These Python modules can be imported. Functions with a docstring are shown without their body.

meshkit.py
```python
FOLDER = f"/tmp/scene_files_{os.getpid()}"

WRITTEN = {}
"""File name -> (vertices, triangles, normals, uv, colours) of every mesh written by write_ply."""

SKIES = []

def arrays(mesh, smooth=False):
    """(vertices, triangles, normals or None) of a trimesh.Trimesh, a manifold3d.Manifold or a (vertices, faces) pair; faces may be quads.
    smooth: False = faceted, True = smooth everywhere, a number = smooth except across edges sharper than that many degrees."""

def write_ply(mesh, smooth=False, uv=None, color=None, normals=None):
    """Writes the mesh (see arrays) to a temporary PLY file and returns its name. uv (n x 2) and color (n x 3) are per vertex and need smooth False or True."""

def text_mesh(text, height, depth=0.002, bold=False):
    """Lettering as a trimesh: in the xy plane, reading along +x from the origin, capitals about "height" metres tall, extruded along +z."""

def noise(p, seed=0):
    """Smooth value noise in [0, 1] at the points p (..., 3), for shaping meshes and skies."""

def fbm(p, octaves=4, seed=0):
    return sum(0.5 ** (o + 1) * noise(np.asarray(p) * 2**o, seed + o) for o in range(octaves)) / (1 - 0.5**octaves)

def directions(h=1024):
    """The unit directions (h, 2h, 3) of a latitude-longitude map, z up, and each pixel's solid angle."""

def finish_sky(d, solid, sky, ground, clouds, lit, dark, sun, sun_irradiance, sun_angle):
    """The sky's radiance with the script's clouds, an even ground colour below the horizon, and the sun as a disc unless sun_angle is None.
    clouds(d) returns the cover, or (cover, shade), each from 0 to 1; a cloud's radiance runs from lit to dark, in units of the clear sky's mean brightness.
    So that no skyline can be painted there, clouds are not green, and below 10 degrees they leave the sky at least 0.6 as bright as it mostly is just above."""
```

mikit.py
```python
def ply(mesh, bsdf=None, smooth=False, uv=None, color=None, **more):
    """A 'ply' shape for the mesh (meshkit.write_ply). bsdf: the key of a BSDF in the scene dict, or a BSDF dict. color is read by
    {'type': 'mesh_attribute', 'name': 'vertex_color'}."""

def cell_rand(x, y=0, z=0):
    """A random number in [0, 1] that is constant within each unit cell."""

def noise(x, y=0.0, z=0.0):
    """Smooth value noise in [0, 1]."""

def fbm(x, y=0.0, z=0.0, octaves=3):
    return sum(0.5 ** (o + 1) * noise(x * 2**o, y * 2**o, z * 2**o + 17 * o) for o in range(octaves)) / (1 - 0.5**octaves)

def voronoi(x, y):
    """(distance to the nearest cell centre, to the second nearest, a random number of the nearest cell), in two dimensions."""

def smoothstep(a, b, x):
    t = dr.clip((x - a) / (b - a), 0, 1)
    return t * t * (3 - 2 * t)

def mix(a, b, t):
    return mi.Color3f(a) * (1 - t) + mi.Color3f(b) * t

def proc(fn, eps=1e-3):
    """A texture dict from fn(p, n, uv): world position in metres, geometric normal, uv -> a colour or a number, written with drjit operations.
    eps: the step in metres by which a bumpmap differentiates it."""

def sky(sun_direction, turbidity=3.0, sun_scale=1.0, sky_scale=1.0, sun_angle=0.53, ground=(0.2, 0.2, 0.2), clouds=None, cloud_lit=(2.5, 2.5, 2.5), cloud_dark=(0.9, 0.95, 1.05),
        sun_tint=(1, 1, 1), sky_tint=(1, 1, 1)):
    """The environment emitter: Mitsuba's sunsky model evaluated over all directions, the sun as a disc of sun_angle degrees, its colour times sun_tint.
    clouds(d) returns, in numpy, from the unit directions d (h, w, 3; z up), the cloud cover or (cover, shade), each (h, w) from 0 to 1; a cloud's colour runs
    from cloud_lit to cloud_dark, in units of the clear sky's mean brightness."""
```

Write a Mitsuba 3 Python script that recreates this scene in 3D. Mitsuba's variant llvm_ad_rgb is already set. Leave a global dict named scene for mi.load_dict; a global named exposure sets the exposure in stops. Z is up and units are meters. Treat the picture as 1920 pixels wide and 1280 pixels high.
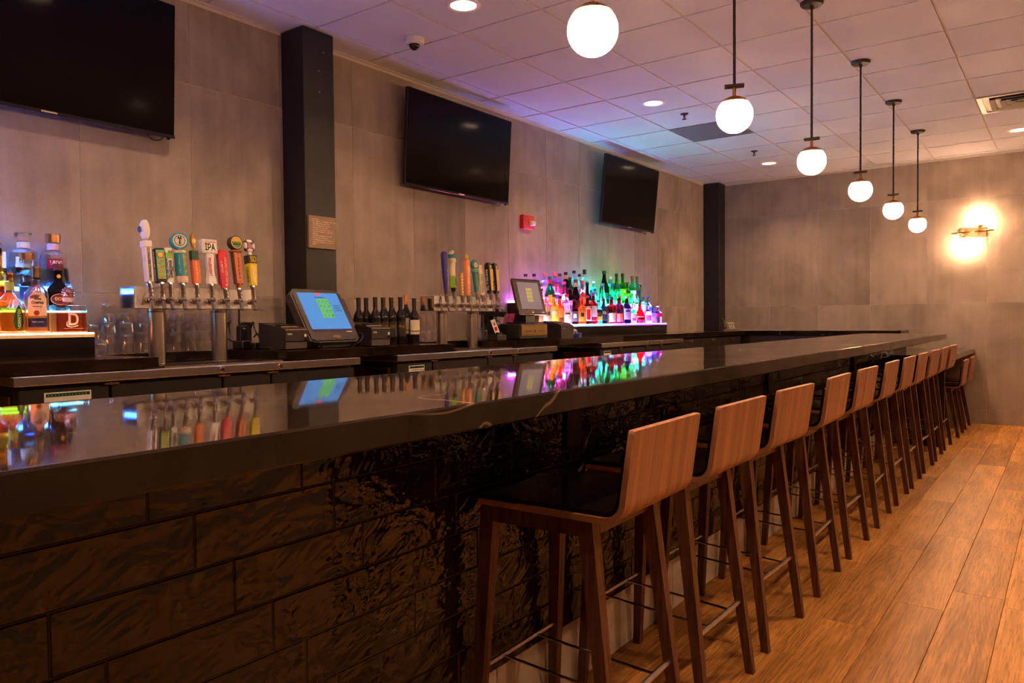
import math, random
import numpy as np, trimesh, shapely.geometry as sg
import drjit as dr
import mitsuba as mi
import mikit, meshkit
from mikit import noise, fbm, cell_rand, smoothstep, mix

# ------------------------------------------------------------------ camera, lights, exposure
T4 = mi.ScalarTransform4f
scene, labels = {}, {}
exposure = 1.02
CAM = np.array([3.9491, 0.0, 1.19])
FWD = np.array([-0.59238, 0.80522, -0.02649])
UP = np.array([-0.00809, 0.02693, 0.99960])
scene['camera'] = {'type': 'perspective', 'fov': 2 * math.degrees(math.atan(960 / 1424.74)), 'fov_axis': 'x',
                   'near_clip': 0.05, 'far_clip': 100.0,
                   'to_world': T4().look_at(origin=CAM.tolist(), target=(CAM + FWD).tolist(), up=UP.tolist())}
WARM = np.array([1.0, 0.585, 0.31])
GLOBE = (WARM * 50).tolist()            # pendant globes
SCONCE = (WARM * 95).tolist()           # globes of the wall lamp
DOWN = (np.array([1.0, 0.68, 0.42]) * 9).tolist()   # lit lenses of the recessed ceiling lamps
BEAM = (np.array([1.0, 0.60, 0.32]) * 4.1).tolist()    # their beams
LED = 1.4                               # strength of the lit bottle shelves
SCREEN = 0.8

rng = random.Random(7)
nrng = np.random.default_rng(7)
H = 2.99                                # ceiling height
FAR = 9.90                              # far wall


def lin(c):
    c = np.asarray(c, float) / 255.0
    return np.where(c <= 0.04045, c / 12.92, ((c + 0.055) / 1.055) ** 2.4)


# ------------------------------------------------------------------ materials
VC = {'type': 'mesh_attribute', 'name': 'vertex_color'}


def rgb(*v):
    return {'type': 'rgb', 'value': list(map(float, v))}


def two(b):
    return {'type': 'twosided', 'bsdf': b}


def principled(base, rough, spec=0.5, metal=0.0, **kw):
    return {'type': 'principled', 'base_color': base, 'roughness': rough, 'specular': spec, 'metallic': metal, **kw}


scene['m_paint'] = two(principled(VC, 0.42))
scene['m_gloss'] = two(principled(VC, 0.12))
scene['m_matte'] = two(principled(VC, 0.85, 0.2))
scene['m_metal'] = two(principled(VC, 0.27, 0.5, 1.0))
scene['m_chrome'] = two(principled(VC, 0.09, 0.5, 1.0))
scene['m_screen_glass'] = two(principled(rgb(.005, .0035, .003), 0.10, 0.09))
scene['m_glass'] = {'type': 'dielectric', 'int_ior': 1.5, 'ext_ior': 1.0}
scene['m_tint'] = {'type': 'dielectric', 'int_ior': 1.42, 'ext_ior': 1.0, 'specular_transmittance': VC}
scene['m_liquid'] = {'type': 'dielectric', 'int_ior': 1.33, 'ext_ior': 1.0, 'specular_transmittance': VC}
scene['m_thin'] = {'type': 'thindielectric', 'int_ior': 2.0, 'specular_transmittance': rgb(.95, .95, .96)}


def f_wall(p, n, uv):
    side = dr.abs(n.x) > 0.5
    a = dr.select(side, p.y, p.x)
    k = cell_rand(dr.floor(dr.select(side, (a - 1.78) / 0.592, (a - 0.81) / 0.598)), dr.floor((p.z - 0.165) / 1.18), 3)
    m = fbm(a * 1.5 + k * 31, p.z * 1.1 + k * 17, 0, 4)
    s = fbm(a * 26 + k * 7, p.z * 1.6, 2, 3)
    c = fbm(a * 5 + 4 * m, p.z * 4.2 + k * 9, 5, 4)
    sp = noise(a * 260, p.z * 260, 1)
    v = 0.72 * (m - 0.5) + 0.22 * (s - 0.5) + 0.55 * (c - 0.5) + 0.14 * (k - 0.5) + 0.10 * (sp - 0.5)
    t = dr.clip(0.5 + v, 0, 1)
    col = mix((0.165, 0.125, 0.100), (0.420, 0.330, 0.265), t)
    return col


scene['m_wall'] = two(principled(mikit.proc(f_wall), 0.62, 0.3))


def f_ceil(p, n, uv):
    s = noise(p.x * 420, p.y * 420, 0)
    m = fbm(p.x * 3, p.y * 3, 1, 2)
    k = cell_rand(dr.floor((p.x - .2522) / .6096), dr.floor((p.y - 3.6855) / .6096), 2)
    return mi.Color3f(0.51, 0.485, 0.50) * (0.90 + 0.10 * s + 0.06 * (m - .5) + 0.05 * (k - .5))


scene['m_ceiling'] = two(principled(mikit.proc(f_ceil), 0.95, 0.1))


def wood(u, v, k, dark, light, groove):
    w = fbm(u * 7 + k * 13, v * 0.9 + k * 29, 0, 3)
    d = u - 0.055 - 0.09 * k + 0.045 * (w - 0.5)
    ring = d * d * 150 + v * (0.9 + k) + 1.6 * w
    g = 0.5 + 0.5 * dr.sin(ring * 24)
    fine = fbm(u * 170, v * 5 + k * 40, 3, 3)
    pore = smoothstep(0.60, 0.80, noise(u * 420, v * 14 + k * 11, 7))
    band = fbm(u * 10 + k * 50, v * 1.3, 9, 3)
    t = dr.clip(0.13 * g + 0.62 * fine + 0.75 * (band - 0.38) + 0.50 * (k - 0.5) + 0.05, 0, 1)
    return mix(mix(dark, light, t), groove, pore * 0.45)


def f_floor(p, n, uv):                       # plank faces carry (u + 10 * row, v + 10 * plank) in uv
    iu, iv = dr.floor(uv.x / 10), dr.floor(uv.y / 10)
    k = cell_rand(iu, iv, 5)
    return wood(uv.x - iu * 10, uv.y - iv * 10, k, (0.185, 0.072, 0.018), (0.58, 0.268, 0.068), (0.10, 0.038, 0.011))


scene['m_floor'] = two(principled(mikit.proc(f_floor), 0.46, 0.22))


def f_floor2(p, n, uv):                      # the floor beyond the single planks
    r = dr.floor((p.x - 3.163) / .1905)
    q = dr.floor((p.y - 3.135 - 0.41 * r) / 1.22)
    return wood(p.x - 3.163 - r * .1905, p.y, cell_rand(r, q, 5), (0.185, 0.072, 0.018), (0.58, 0.268, 0.068), (0.10, 0.038, 0.011))


scene['m_floor_far'] = two(principled(mikit.proc(f_floor2), 0.46, 0.22))


def f_walnut(p, n, uv):
    w = fbm(p.y * 3, p.z * 0.8, p.x * .5, 2)
    a = fbm(p.y * 46 + 3 * w, p.z * 1.3, p.x * 2, 3)
    b = noise(p.y * 210 + 5 * w, p.z * 3.5, 0)
    t = dr.clip(0.9 * (a - 0.5) + 0.5 + 0.35 * (b - 0.5), 0, 1)
    return mix((0.165, 0.068, 0.033), (0.44, 0.200, 0.106), t)


scene['m_walnut'] = two(principled(mikit.proc(f_walnut), 0.33, 0.45))


def f_wenge(p, n, uv):
    g = fbm(p.x * 120, p.y * 120, p.z * 5, 3)
    return mix((0.040, 0.014, 0.009), (0.130, 0.048, 0.029), dr.clip(1.6 * g - 0.3, 0, 1))


scene['m_wenge'] = two(principled(mikit.proc(f_wenge), 0.32, 0.45))


def f_granite(p, n, uv):
    w = fbm(p.x * 2.3, p.y * 2.3, p.z * 2.3, 3)
    vein = dr.abs(fbm(p.x * 2.1 + 1.5 * w, p.y * 1.3 + 2.0 * w, p.z * 2 + 3, 3) - 0.5)
    gate = smoothstep(0.52, 0.70, noise(p.x * 2.2 + 7, p.y * 1.7, p.z * 2 + 5))
    v = smoothstep(0.0035, 0.0, vein) * gate
    dots = smoothstep(0.86, 0.97, noise(p.x * 46, p.y * 46, p.z * 46)) * smoothstep(.6, .8, noise(p.x * 6, p.y * 6, p.z * 6))
    m = fbm(p.x * 7, p.y * 7, p.z * 7, 4)
    base = mix((0.006, 0.0036, 0.0026), (0.021, 0.0115, 0.0072), dr.clip(2.2 * (m - .28), 0, 1))
    return mix(base, (0.34, 0.25, 0.15), dr.clip(v * 0.5 + dots * 0.2, 0, 1))


scene['m_granite'] = two(principled(mikit.proc(f_granite), 0.03, 0.62))


def f_tilecol(p, n, uv):
    k = cell_rand(dr.floor(p.y / .33), dr.floor((p.z - .207) / .1065), 4)
    m = fbm(p.y * 6, p.z * 9, 1, 3)
    return mix((0.005, 0.0036, 0.003), (0.019, 0.0125, 0.009), dr.clip(0.2 + 0.7 * m + 0.3 * (k - .5), 0, 1))


def f_tilebump(p, n, uv):
    w = noise(p.y * 9, p.z * 12, 8)
    a = fbm(p.y * 22 + 2 * w, p.z * 36 + 2 * w, 3, 3)
    b = noise(p.y * 11, p.z * 17, 1)
    return 0.62 * a + 0.38 * b


scene['m_tile'] = two({'type': 'bumpmap', 'arbitrary': mikit.proc(f_tilebump, 0.002), 'scale': 0.011,
                       'bsdf': principled(mikit.proc(f_tilecol), 0.055, 0.55)})


def f_beige(p, n, uv):
    m = fbm(p.y * 4, p.z * 9, p.x * 4, 4)
    return mix((0.36, 0.30, 0.235), (0.62, 0.54, 0.43), dr.clip(1.8 * (m - .22), 0, 1))


scene['m_beige'] = two(principled(mikit.proc(f_beige), 0.5, 0.35))


def f_steel(p, n, uv):
    s = fbm(p.y * 3, p.z * 900, p.x * 900, 2)
    return mi.Color3f(0.80, 0.75, 0.69) * (0.90 + 0.15 * s)


scene['m_satin'] = two(principled(rgb(.90, .84, .76), 0.52, 0.5, 1.0))
scene['m_steel'] = two(principled(mikit.proc(f_steel), 0.24, 0.5, 1.0))


# ------------------------------------------------------------------ mesh helpers
def cat(*ms):
    return trimesh.util.concatenate([m for m in ms if m is not None])


def mv(m, x=0, y=0, z=0):
    m = m.copy()
    m.apply_translation((x, y, z))
    return m


def rot(m, deg, axis, about=(0, 0, 0)):
    m = m.copy()
    m.apply_transform(trimesh.transformations.rotation_matrix(math.radians(deg), axis, about))
    return m


def bx(x0, x1, y0, y1, z0, z1):
    return trimesh.creation.box(bounds=[[min(x0, x1), min(y0, y1), min(z0, z1)], [max(x0, x1), max(y0, y1), max(z0, z1)]])


def rb(x0, x1, y0, y1, z0, z1, r=0.003):
    """A box with chamfered edges."""
    c, e = np.array([(x0 + x1) / 2, (y0 + y1) / 2, (z0 + z1) / 2]), np.abs(np.array([x1 - x0, y1 - y0, z1 - z0])) / 2
    r = min(r, 0.45 * e.min())
    pts = []
    for s in np.ndindex(2, 2, 2):
        s = np.array(s) * 2 - 1
        for k in range(3):
            q = e - r
            q[k] = e[k]
            pts.append(c + s * q)
    return trimesh.convex.convex_hull(np.array(pts))


def lathe(prof, n=24, z0=0.0):
    m = trimesh.creation.revolve(np.array(prof, float), sections=n)
    if m.volume < 0:
        m.invert()
    m.apply_translation((0, 0, z0))
    return m


def cyl(p0, p1, r0, r1=None, n=14):
    p0, p1 = np.array(p0, float), np.array(p1, float)
    r1 = r0 if r1 is None else r1
    d = p1 - p0
    h = np.linalg.norm(d)
    m = trimesh.creation.revolve(np.array([(0, 0), (r0, 0), (r1, h), (0, h)], float), sections=n)
    m.apply_transform(trimesh.geometry.align_vectors((0, 0, 1), d / h))
    m.apply_translation(p0)
    return m


def tube(pts, r, n=7):
    pts = np.array(pts, float)
    if len(pts) > 2:                           # a smooth run through the points
        from scipy.interpolate import CubicSpline
        t = np.r_[0, np.cumsum(np.linalg.norm(np.diff(pts, axis=0), axis=1))]
        pts = CubicSpline(t, pts)(np.linspace(0, t[-1], 6 * len(pts)))
    tan = np.gradient(pts, axis=0)
    tan /= np.linalg.norm(tan, axis=1, keepdims=True)
    a = np.cross(tan[0], (0.31, 0.2, 0.93))
    rings = []
    for p, t in zip(pts, tan):
        a = a - t * (a @ t)
        a /= np.linalg.norm(a)
        b = np.cross(t, a)
        rings.append([p + r * (math.cos(q) * a + math.sin(q) * b) for q in np.arange(n) * 2 * math.pi / n])
    v = np.array(rings).reshape(-1, 3)
    f = []
    for i in range(len(pts) - 1):
        for j in range(n):
            k = (j + 1) % n
            f += [[i * n + j, i * n + k, i * n + n + k], [i * n + j, i * n + n + k, i * n + n + j]]
    v = np.vstack([v, pts[0], pts[-1]])
    c0, c1, l = len(v) - 2, len(v) - 1, (len(pts) - 1) * n
    for j in range(n):
        k = (j + 1) % n
        f += [[c0, k, j], [c1, l + j, l + k]]
    return trimesh.Trimesh(v, f, process=False)


def ring(prof, n, cap0=True, cap1=True):
    """Sections (rx, ry, z, power) joined to one skin; power 2 is round, 8 nearly square."""
    th = (np.arange(n) + 0.5) * 2 * math.pi / n
    c, s = np.cos(th), np.sin(th)
    rows = []
    for rx, ry, z, p in prof:
        q = (np.abs(c) ** p + np.abs(s) ** p) ** (-1.0 / p)
        rows.append(np.stack([rx * q * c, ry * q * s, np.full(n, z)], 1))
    v = np.vstack(rows)
    f = []
    for i in range(len(prof) - 1):
        for j in range(n):
            k = (j + 1) % n
            f += [[i * n + j, i * n + k, i * n + n + k], [i * n + j, i * n + n + k, i * n + n + j]]
    v = np.vstack([v, [[0, 0, prof[0][2]], [0, 0, prof[-1][2]]]])
    l = (len(prof) - 1) * n
    for j in range(n):
        k = (j + 1) % n
        if cap0:
            f.append([len(v) - 2, k, j])
        if cap1:
            f.append([len(v) - 1, l + j, l + k])
    return trimesh.Trimesh(v, f, process=False)


def prism(poly, y0, y1):
    """A polygon of (x, z) points stretched from y0 to y1."""
    if not isinstance(poly, sg.Polygon):
        poly = sg.Polygon(poly)
    m = trimesh.creation.extrude_polygon(poly, abs(y1 - y0), engine='earcut')
    v = np.array(m.vertices)
    m.vertices = np.stack([v[:, 0], min(y0, y1) + v[:, 2], v[:, 1]], 1)
    m.invert()
    m.fix_normals()
    return m


_TXT = {}


def text(s, height=None, length=None, depth=0.0006, bold=True, center=True):
    key = (s, bold)
    if key not in _TXT:
        _TXT[key] = meshkit.text_mesh(s, 1.0, 0.01, bold)
    m = _TXT[key].copy()
    lo, hi = m.bounds
    sx = sy = height
    if length is not None:
        sx = length / (hi[0] - lo[0])
        sy = sx if height is None else height
    m.apply_scale([sx, sy, depth / 0.01])
    if center:
        lo, hi = m.bounds
        m.apply_translation([-(lo[0] + hi[0]) / 2, -(lo[1] + hi[1]) / 2, 0])
    return m


def put(m, o, ex, ey):
    """Place a flat thing made in the xy plane so that its x runs along ex, its y along ey, from o."""
    ex, ey = np.array(ex, float), np.array(ey, float)
    A = np.eye(4)
    A[:3, 0], A[:3, 1], A[:3, 2], A[:3, 3] = ex, ey, np.cross(ex, ey), o
    m = m.copy()
    m.apply_transform(A)
    return m


def bend(m, R):
    """Wrap a flat text (x to the right, y up) on a standing cylinder of radius R, its middle facing +x."""
    v = np.array(m.vertices)
    a = v[:, 0] / R
    m = m.copy()
    m.vertices = np.stack([(R + v[:, 2]) * np.cos(a), (R + v[:, 2]) * np.sin(a), v[:, 1]], 1)
    return m


YZ = ((0, 1, 0), (0, 0, 1))               # reads to the right on a face that looks to +x
UPW = ((0, 0, 1), (0, -1, 0))             # reads upwards on a face that looks to +x
SIDE = ((1, 0, 0), (0, 0, 1))             # reads to the right on a face that looks to -y
UPS = ((0, 0, 1), (-1, 0, 0))             # reads upwards on a face that looks to -y


# ------------------------------------------------------------------ scene helpers
def numbered(name):
    if name not in USED:
        USED.add(name)
        return name
    i = 1
    while f'{name}_{i:03d}' in USED:
        i += 1
    USED.add(f'{name}_{i:03d}')
    return f'{name}_{i:03d}'


USED = set()


def shape(mesh, mat, col=None, smooth=30, uv=None, to=None, emit=None):
    kw = {}
    if emit is not None:
        kw['emitter'] = {'type': 'area', 'radiance': rgb(*emit)}
    if to is not None:
        kw['to_world'] = to
    if col is not None:
        if smooth not in (True, False):
            mesh = trimesh.graph.smooth_shade(mesh, angle=math.radians(smooth), facet_minarea=None)
            smooth = True
        return mikit.ply(mesh, mat, smooth, color=np.tile(lin(col), (len(mesh.vertices), 1)), **kw)
    return mikit.ply(mesh, mat, smooth, uv=uv, **kw)


def part(parent, name, mesh, mat, col=None, smooth=30, label=None, **kw):
    key = numbered(f'{parent}__{name}' if parent else name)
    scene[key] = shape(mesh, mat, col, smooth, **kw)
    if label:
        labels[key] = {'label': label}
    return key


def thing(name, label, category, group=None):
    key = numbered(name)
    labels[key] = {'label': label, 'category': category}
    if group:
        labels[key]['group'] = group
    return key


def struct(name, mesh, mat, col=None, smooth=False, **kw):
    scene[name] = shape(mesh, mat, col, smooth, **kw)
    USED.add(name)
    labels[name] = {'kind': 'structure'}
    return name


def place(key, proto, to):
    """proto: (path below the thing, shape dict) pairs; adds them under key, moved by to."""
    for path, d in proto:
        k = numbered(f'{key}__{path}')
        scene[k] = {**d, 'to_world': to}


def Tr(x=0, y=0, z=0, rz=0.0):
    return T4().translate([x, y, z]).rotate([0, 0, 1], rz)


# ------------------------------------------------------------------ the room
X1, Y0 = 6.2, -3.6
struct('wall_left', bx(-0.12, -0.003, Y0, FAR + 0.1, 0, H + .05), 'm_beige')
struct('wall_far', bx(-0.12, X1 + .1, FAR + 0.003, FAR + 0.12, 0, H + .05), 'm_beige')
struct('wall_right', bx(X1, X1 + 0.1, Y0, FAR + 0.1, 0, H + .05), 'm_wall')
struct('wall_near', bx(-0.12, X1 + .1, Y0 - 0.1, Y0, 0, H + .05), 'm_wall')
struct('floor', bx(-0.12, X1 + .1, Y0 - .1, FAR + .1, -0.1, -0.006), 'm_floor_far')
struct('ceiling', bx(-0.12, X1 + .1, Y0 - .1, FAR + .1, H + 0.012, H + 0.1), 'm_ceiling')

ROWS = [0.0, 0.165, 1.351, 2.521, H]
G = 0.0016
ys = [y for y in 1.78 + 0.592 * np.arange(-9, 15) if Y0 < y < FAR - 0.05] + [FAR]
for r in range(1, 4):
    for a, b in zip(ys[:-1], ys[1:]):
        part('wall_left', 'panel', rb(-0.012, 0, a + G, b - G, ROWS[r] + G, ROWS[r + 1] - G, 0.001), 'm_wall', smooth=False)
xs = [0.0] + [x for x in 0.81 + 0.598 * np.arange(-1, 10) if 0.1 < x < X1 - 0.05] + [X1]
for r in range(4):
    for a, b in zip(xs[:-1], xs[1:]):
        part('wall_far', 'panel', rb(a + G, b - G, FAR, FAR + 0.012, ROWS[r] + G, ROWS[r + 1] - G, 0.001), 'm_wall', smooth=False)

# floor planks near the stools, laid in rows of 0.19 m
PW, PL = 0.1905, 1.22
START = {0: 3.135, 1: 3.49, 2: 3.77, -1: 3.95, -2: 2.7, 3: 2.45, 4: 3.3}
for r in range(-3, 9):
    s = START.get(r, 2.2 + 0.37 * ((r * 5) % 7) / 2)
    x0 = 3.163 + r * PW
    k = 0
    y = s - PL * math.ceil((s - 0.3) / PL)
    while y < FAR:
        a, b = max(y, 0.3), min(y + PL, FAR)
        if b - a > 0.02:
            m = rb(x0 + .0006, x0 + PW - .0006, a + .0008, b - .0008, -0.006, 0.0, 0.0019)
            v = np.array(m.vertices)
            uv = np.stack([v[:, 0] - x0 + 10 * (r + 5) + .001, v[:, 1] - y + 10 * (k + 1)], 1)
            part('floor', 'plank', m, 'm_floor', smooth=False, uv=uv)
            k += 1
        y += PL

# the lay-in ceiling: tiles and the runners that carry them
TS = 0.6096
gx = [x for x in 0.2522 + TS * np.arange(-1, 12) if -0.05 < x < X1]
gy = [y for y in 3.6855 + TS * np.arange(-13, 12) if Y0 < y < FAR]
ex, ey = [0.0] + gx + [X1], [Y0] + gy + [FAR]
SKIP = {}
for i, (a, b) in enumerate(zip(ex[:-1], ex[1:])):
    for j, (c, d) in enumerate(zip(ey[:-1], ey[1:])):
        if b - a < .05 or d - c < .05:
            continue
        part('ceiling', 'tile', bx(a + .0085, b - .0085, c + .0085, d - .0085, H + rng.uniform(0, .0012), H + .012), 'm_ceiling', smooth=False)
run_col = (176, 166, 162)
for x in gx:
    part('ceiling', 'runner', bx(x - .012, x + .012, Y0, FAR, H + .006, H + .0075), 'm_matte', run_col, False)
for y in gy:
    part('ceiling', 'cross_runner', bx(0, X1, y - .012, y + .012, H + .0065, H + .008), 'm_matte', run_col, False)
struct('trim_1', cat(bx(0, .022, Y0, FAR, H - .006, H + .003), bx(0, .003, Y0, FAR, H - .025, H + .003)), 'm_matte', (190, 178, 168))
struct('trim_2', cat(bx(.003, X1, FAR - .022, FAR, H - .006, H + .003), bx(.003, X1, FAR - .003, FAR, H - .025, H + .003)), 'm_matte', (190, 178, 168))

# boxed columns
k = thing('boxed_column', 'dark boxed column with a framed notice, between two wall screens', 'column')
part(k, 'body', rb(0.0005, 0.212, 2.985, 3.22, 1.046, H - .007, 0.003), 'm_paint', (19, 13, 11), False)
for y, z in ((3.14, 2.86), (3.105, 2.74), (3.105, 2.61)):
    part(k, 'screw', cyl((.212, y, z), (.2135, y, z), .004), 'm_metal', (200, 190, 170))
k = thing('boxed_column', 'narrow dark boxed column filling the far corner of the bar', 'column')
part(k, 'body', rb(0.0005, 0.215, 9.69, FAR - .0005, 1.046, H - .007, 0.003), 'm_paint', (19, 13, 11), False)

# ------------------------------------------------------------------ the bar
BT = T4().translate([3.085, 0, 0]).rotate([0, 0, 1], 0.29)
BY0, BY1, BZ = -1.3, 7.86, 1.043
k = thing('stone_worktop', 'long polished dark stone bar top with thin pale veins, running past all the bar stools', 'bar counter')
part(k, 'slab', rb(-0.705, 0, BY0, BY1, BZ - 0.05, BZ, 0.0035), 'm_granite', smooth=False, to=BT)
k = thing('tiled_bar_front', 'bar front of dark glazed brick-shaped tiles over a pale stone skirting', 'bar front')
TX = -0.432
part(k, 'wall', bx(TX - 0.2, TX - 0.0024, BY0, BY1 - .02, 0, BZ - 0.05), 'm_matte', (70, 54, 42), False, to=BT)
zr = [.207, .31, .416, .522, .628, .735, .842, .948, BZ - .0505]
of = [1.19, 1.109, 1.025, .943, .856, .775, .688, .603]
base_tiles = {}
for i in range(8):
    z0, z1 = zr[i], zr[i + 1]
    o = of[i] % 0.3315
    for q in range(-5, 26):
        a, b = o + q * .3315, o + (q + 1) * .3315
        a, b = max(a, BY0), min(b, BY1 - .02)
        if b - a < .02:
            continue
        full = abs(b - a - .3315) < 1e-6
        kk = (i, full, None if full else (a, b))
        if kk not in base_tiles:
            w = b - a
            base_tiles[kk] = shape(rb(-.010, 0, -w / 2 + .0012, w / 2 - .0012, -(z1 - z0) / 2 + .0012, (z1 - z0) / 2 - .0012, .0026), 'm_tile', smooth=False)
        t = BT @ T4().translate([TX + rng.uniform(-.0003, .0003), (a + b) / 2, (z0 + z1) / 2]).rotate([0, 0, 1], rng.uniform(-.16, .16)).rotate([0, 1, 0], rng.uniform(-.45, .45))
        scene[numbered(k + '__tile')] = {**base_tiles[kk], 'to_world': t}
y = BY0
while y < BY1 - .1:
    b = min(y + .598, BY1 - .02)
    part(k, 'skirting_panel', rb(TX - .010, TX - .001, y + .0012, b - .0012, 0.0005, .205, .001), 'm_beige', smooth=False, to=BT)
    y += .598
for yb in (0.07, 2.10, 4.14, 6.18):
    m = cat(rb(TX + .002, TX + .014, yb - .045, yb + .045, .785, BZ - .051), rb(TX + .002, TX + .40, yb - .045, yb + .045, BZ - .062, BZ - .051, .002))
    w = {.07: 'hidden at the left end', 2.10: 'beside the first bar stool', 4.14: 'beside the fifth bar stool', 6.18: 'beside the eighth bar stool'}[yb]
    br = thing('support_bracket', f'dark flat steel bracket under the bar overhang, {w}', 'bracket', 'brackets under the bar top')
    part(br, 'plate', m, 'm_paint', (26, 22, 22), False, to=BT)
    part(br, 'bolt', cyl((TX + .014, yb, .955), (TX + .018, yb, .955), .008), 'm_paint', (10, 9, 9), to=BT)

# low counter beyond the end of the bar
k = thing('low_counter', 'lower dark stone counter beyond the far end of the bar, at the far wall', 'counter')
LT = T4().translate([3.085, 0, 0])
part(k, 'top', rb(-.65, 0, 7.90, FAR - .002, .79, .84, .003), 'm_granite', smooth=False, to=LT)
part(k, 'front_panel', rb(-.47, -.43, 7.95, FAR - .003, 0.0005, .7895, .002), 'm_paint', (30, 20, 15), False, to=LT)
part(k, 'end_panel', rb(-.64, -.06, 7.905, 7.945, 0.0005, .7895, .002), 'm_paint', (34, 23, 17), False, to=LT)
o = part(k, 'power_outlet', rb(-.43, -.424, 9.0, 9.08, .55, .67, .002), 'm_paint', (190, 180, 165), False, to=LT)

# ------------------------------------------------------------------ the back counter
CZ = 1.045
ledge = .15
outer = [(0.001, -1.2), (.66, -1.2), (.66, 1.80), (ledge, 1.80), (ledge, 2.49), (.66, 2.49), (.66, 3.83), (ledge, 3.83), (ledge, 4.50),
         (.66, 4.50), (.66, 9.40), (2.42, 9.40), (2.42, FAR - .001), (0.001, FAR - .001)]
m = trimesh.creation.extrude_polygon(sg.Polygon(outer), .048, engine='earcut')
m.apply_translation((0, 0, CZ - .048))
k = thing('back_counter', 'dark stone back counter along the wall, cut out around the two beer towers', 'counter')
part(k, 'slab', m, 'm_granite', smooth=False)


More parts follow.
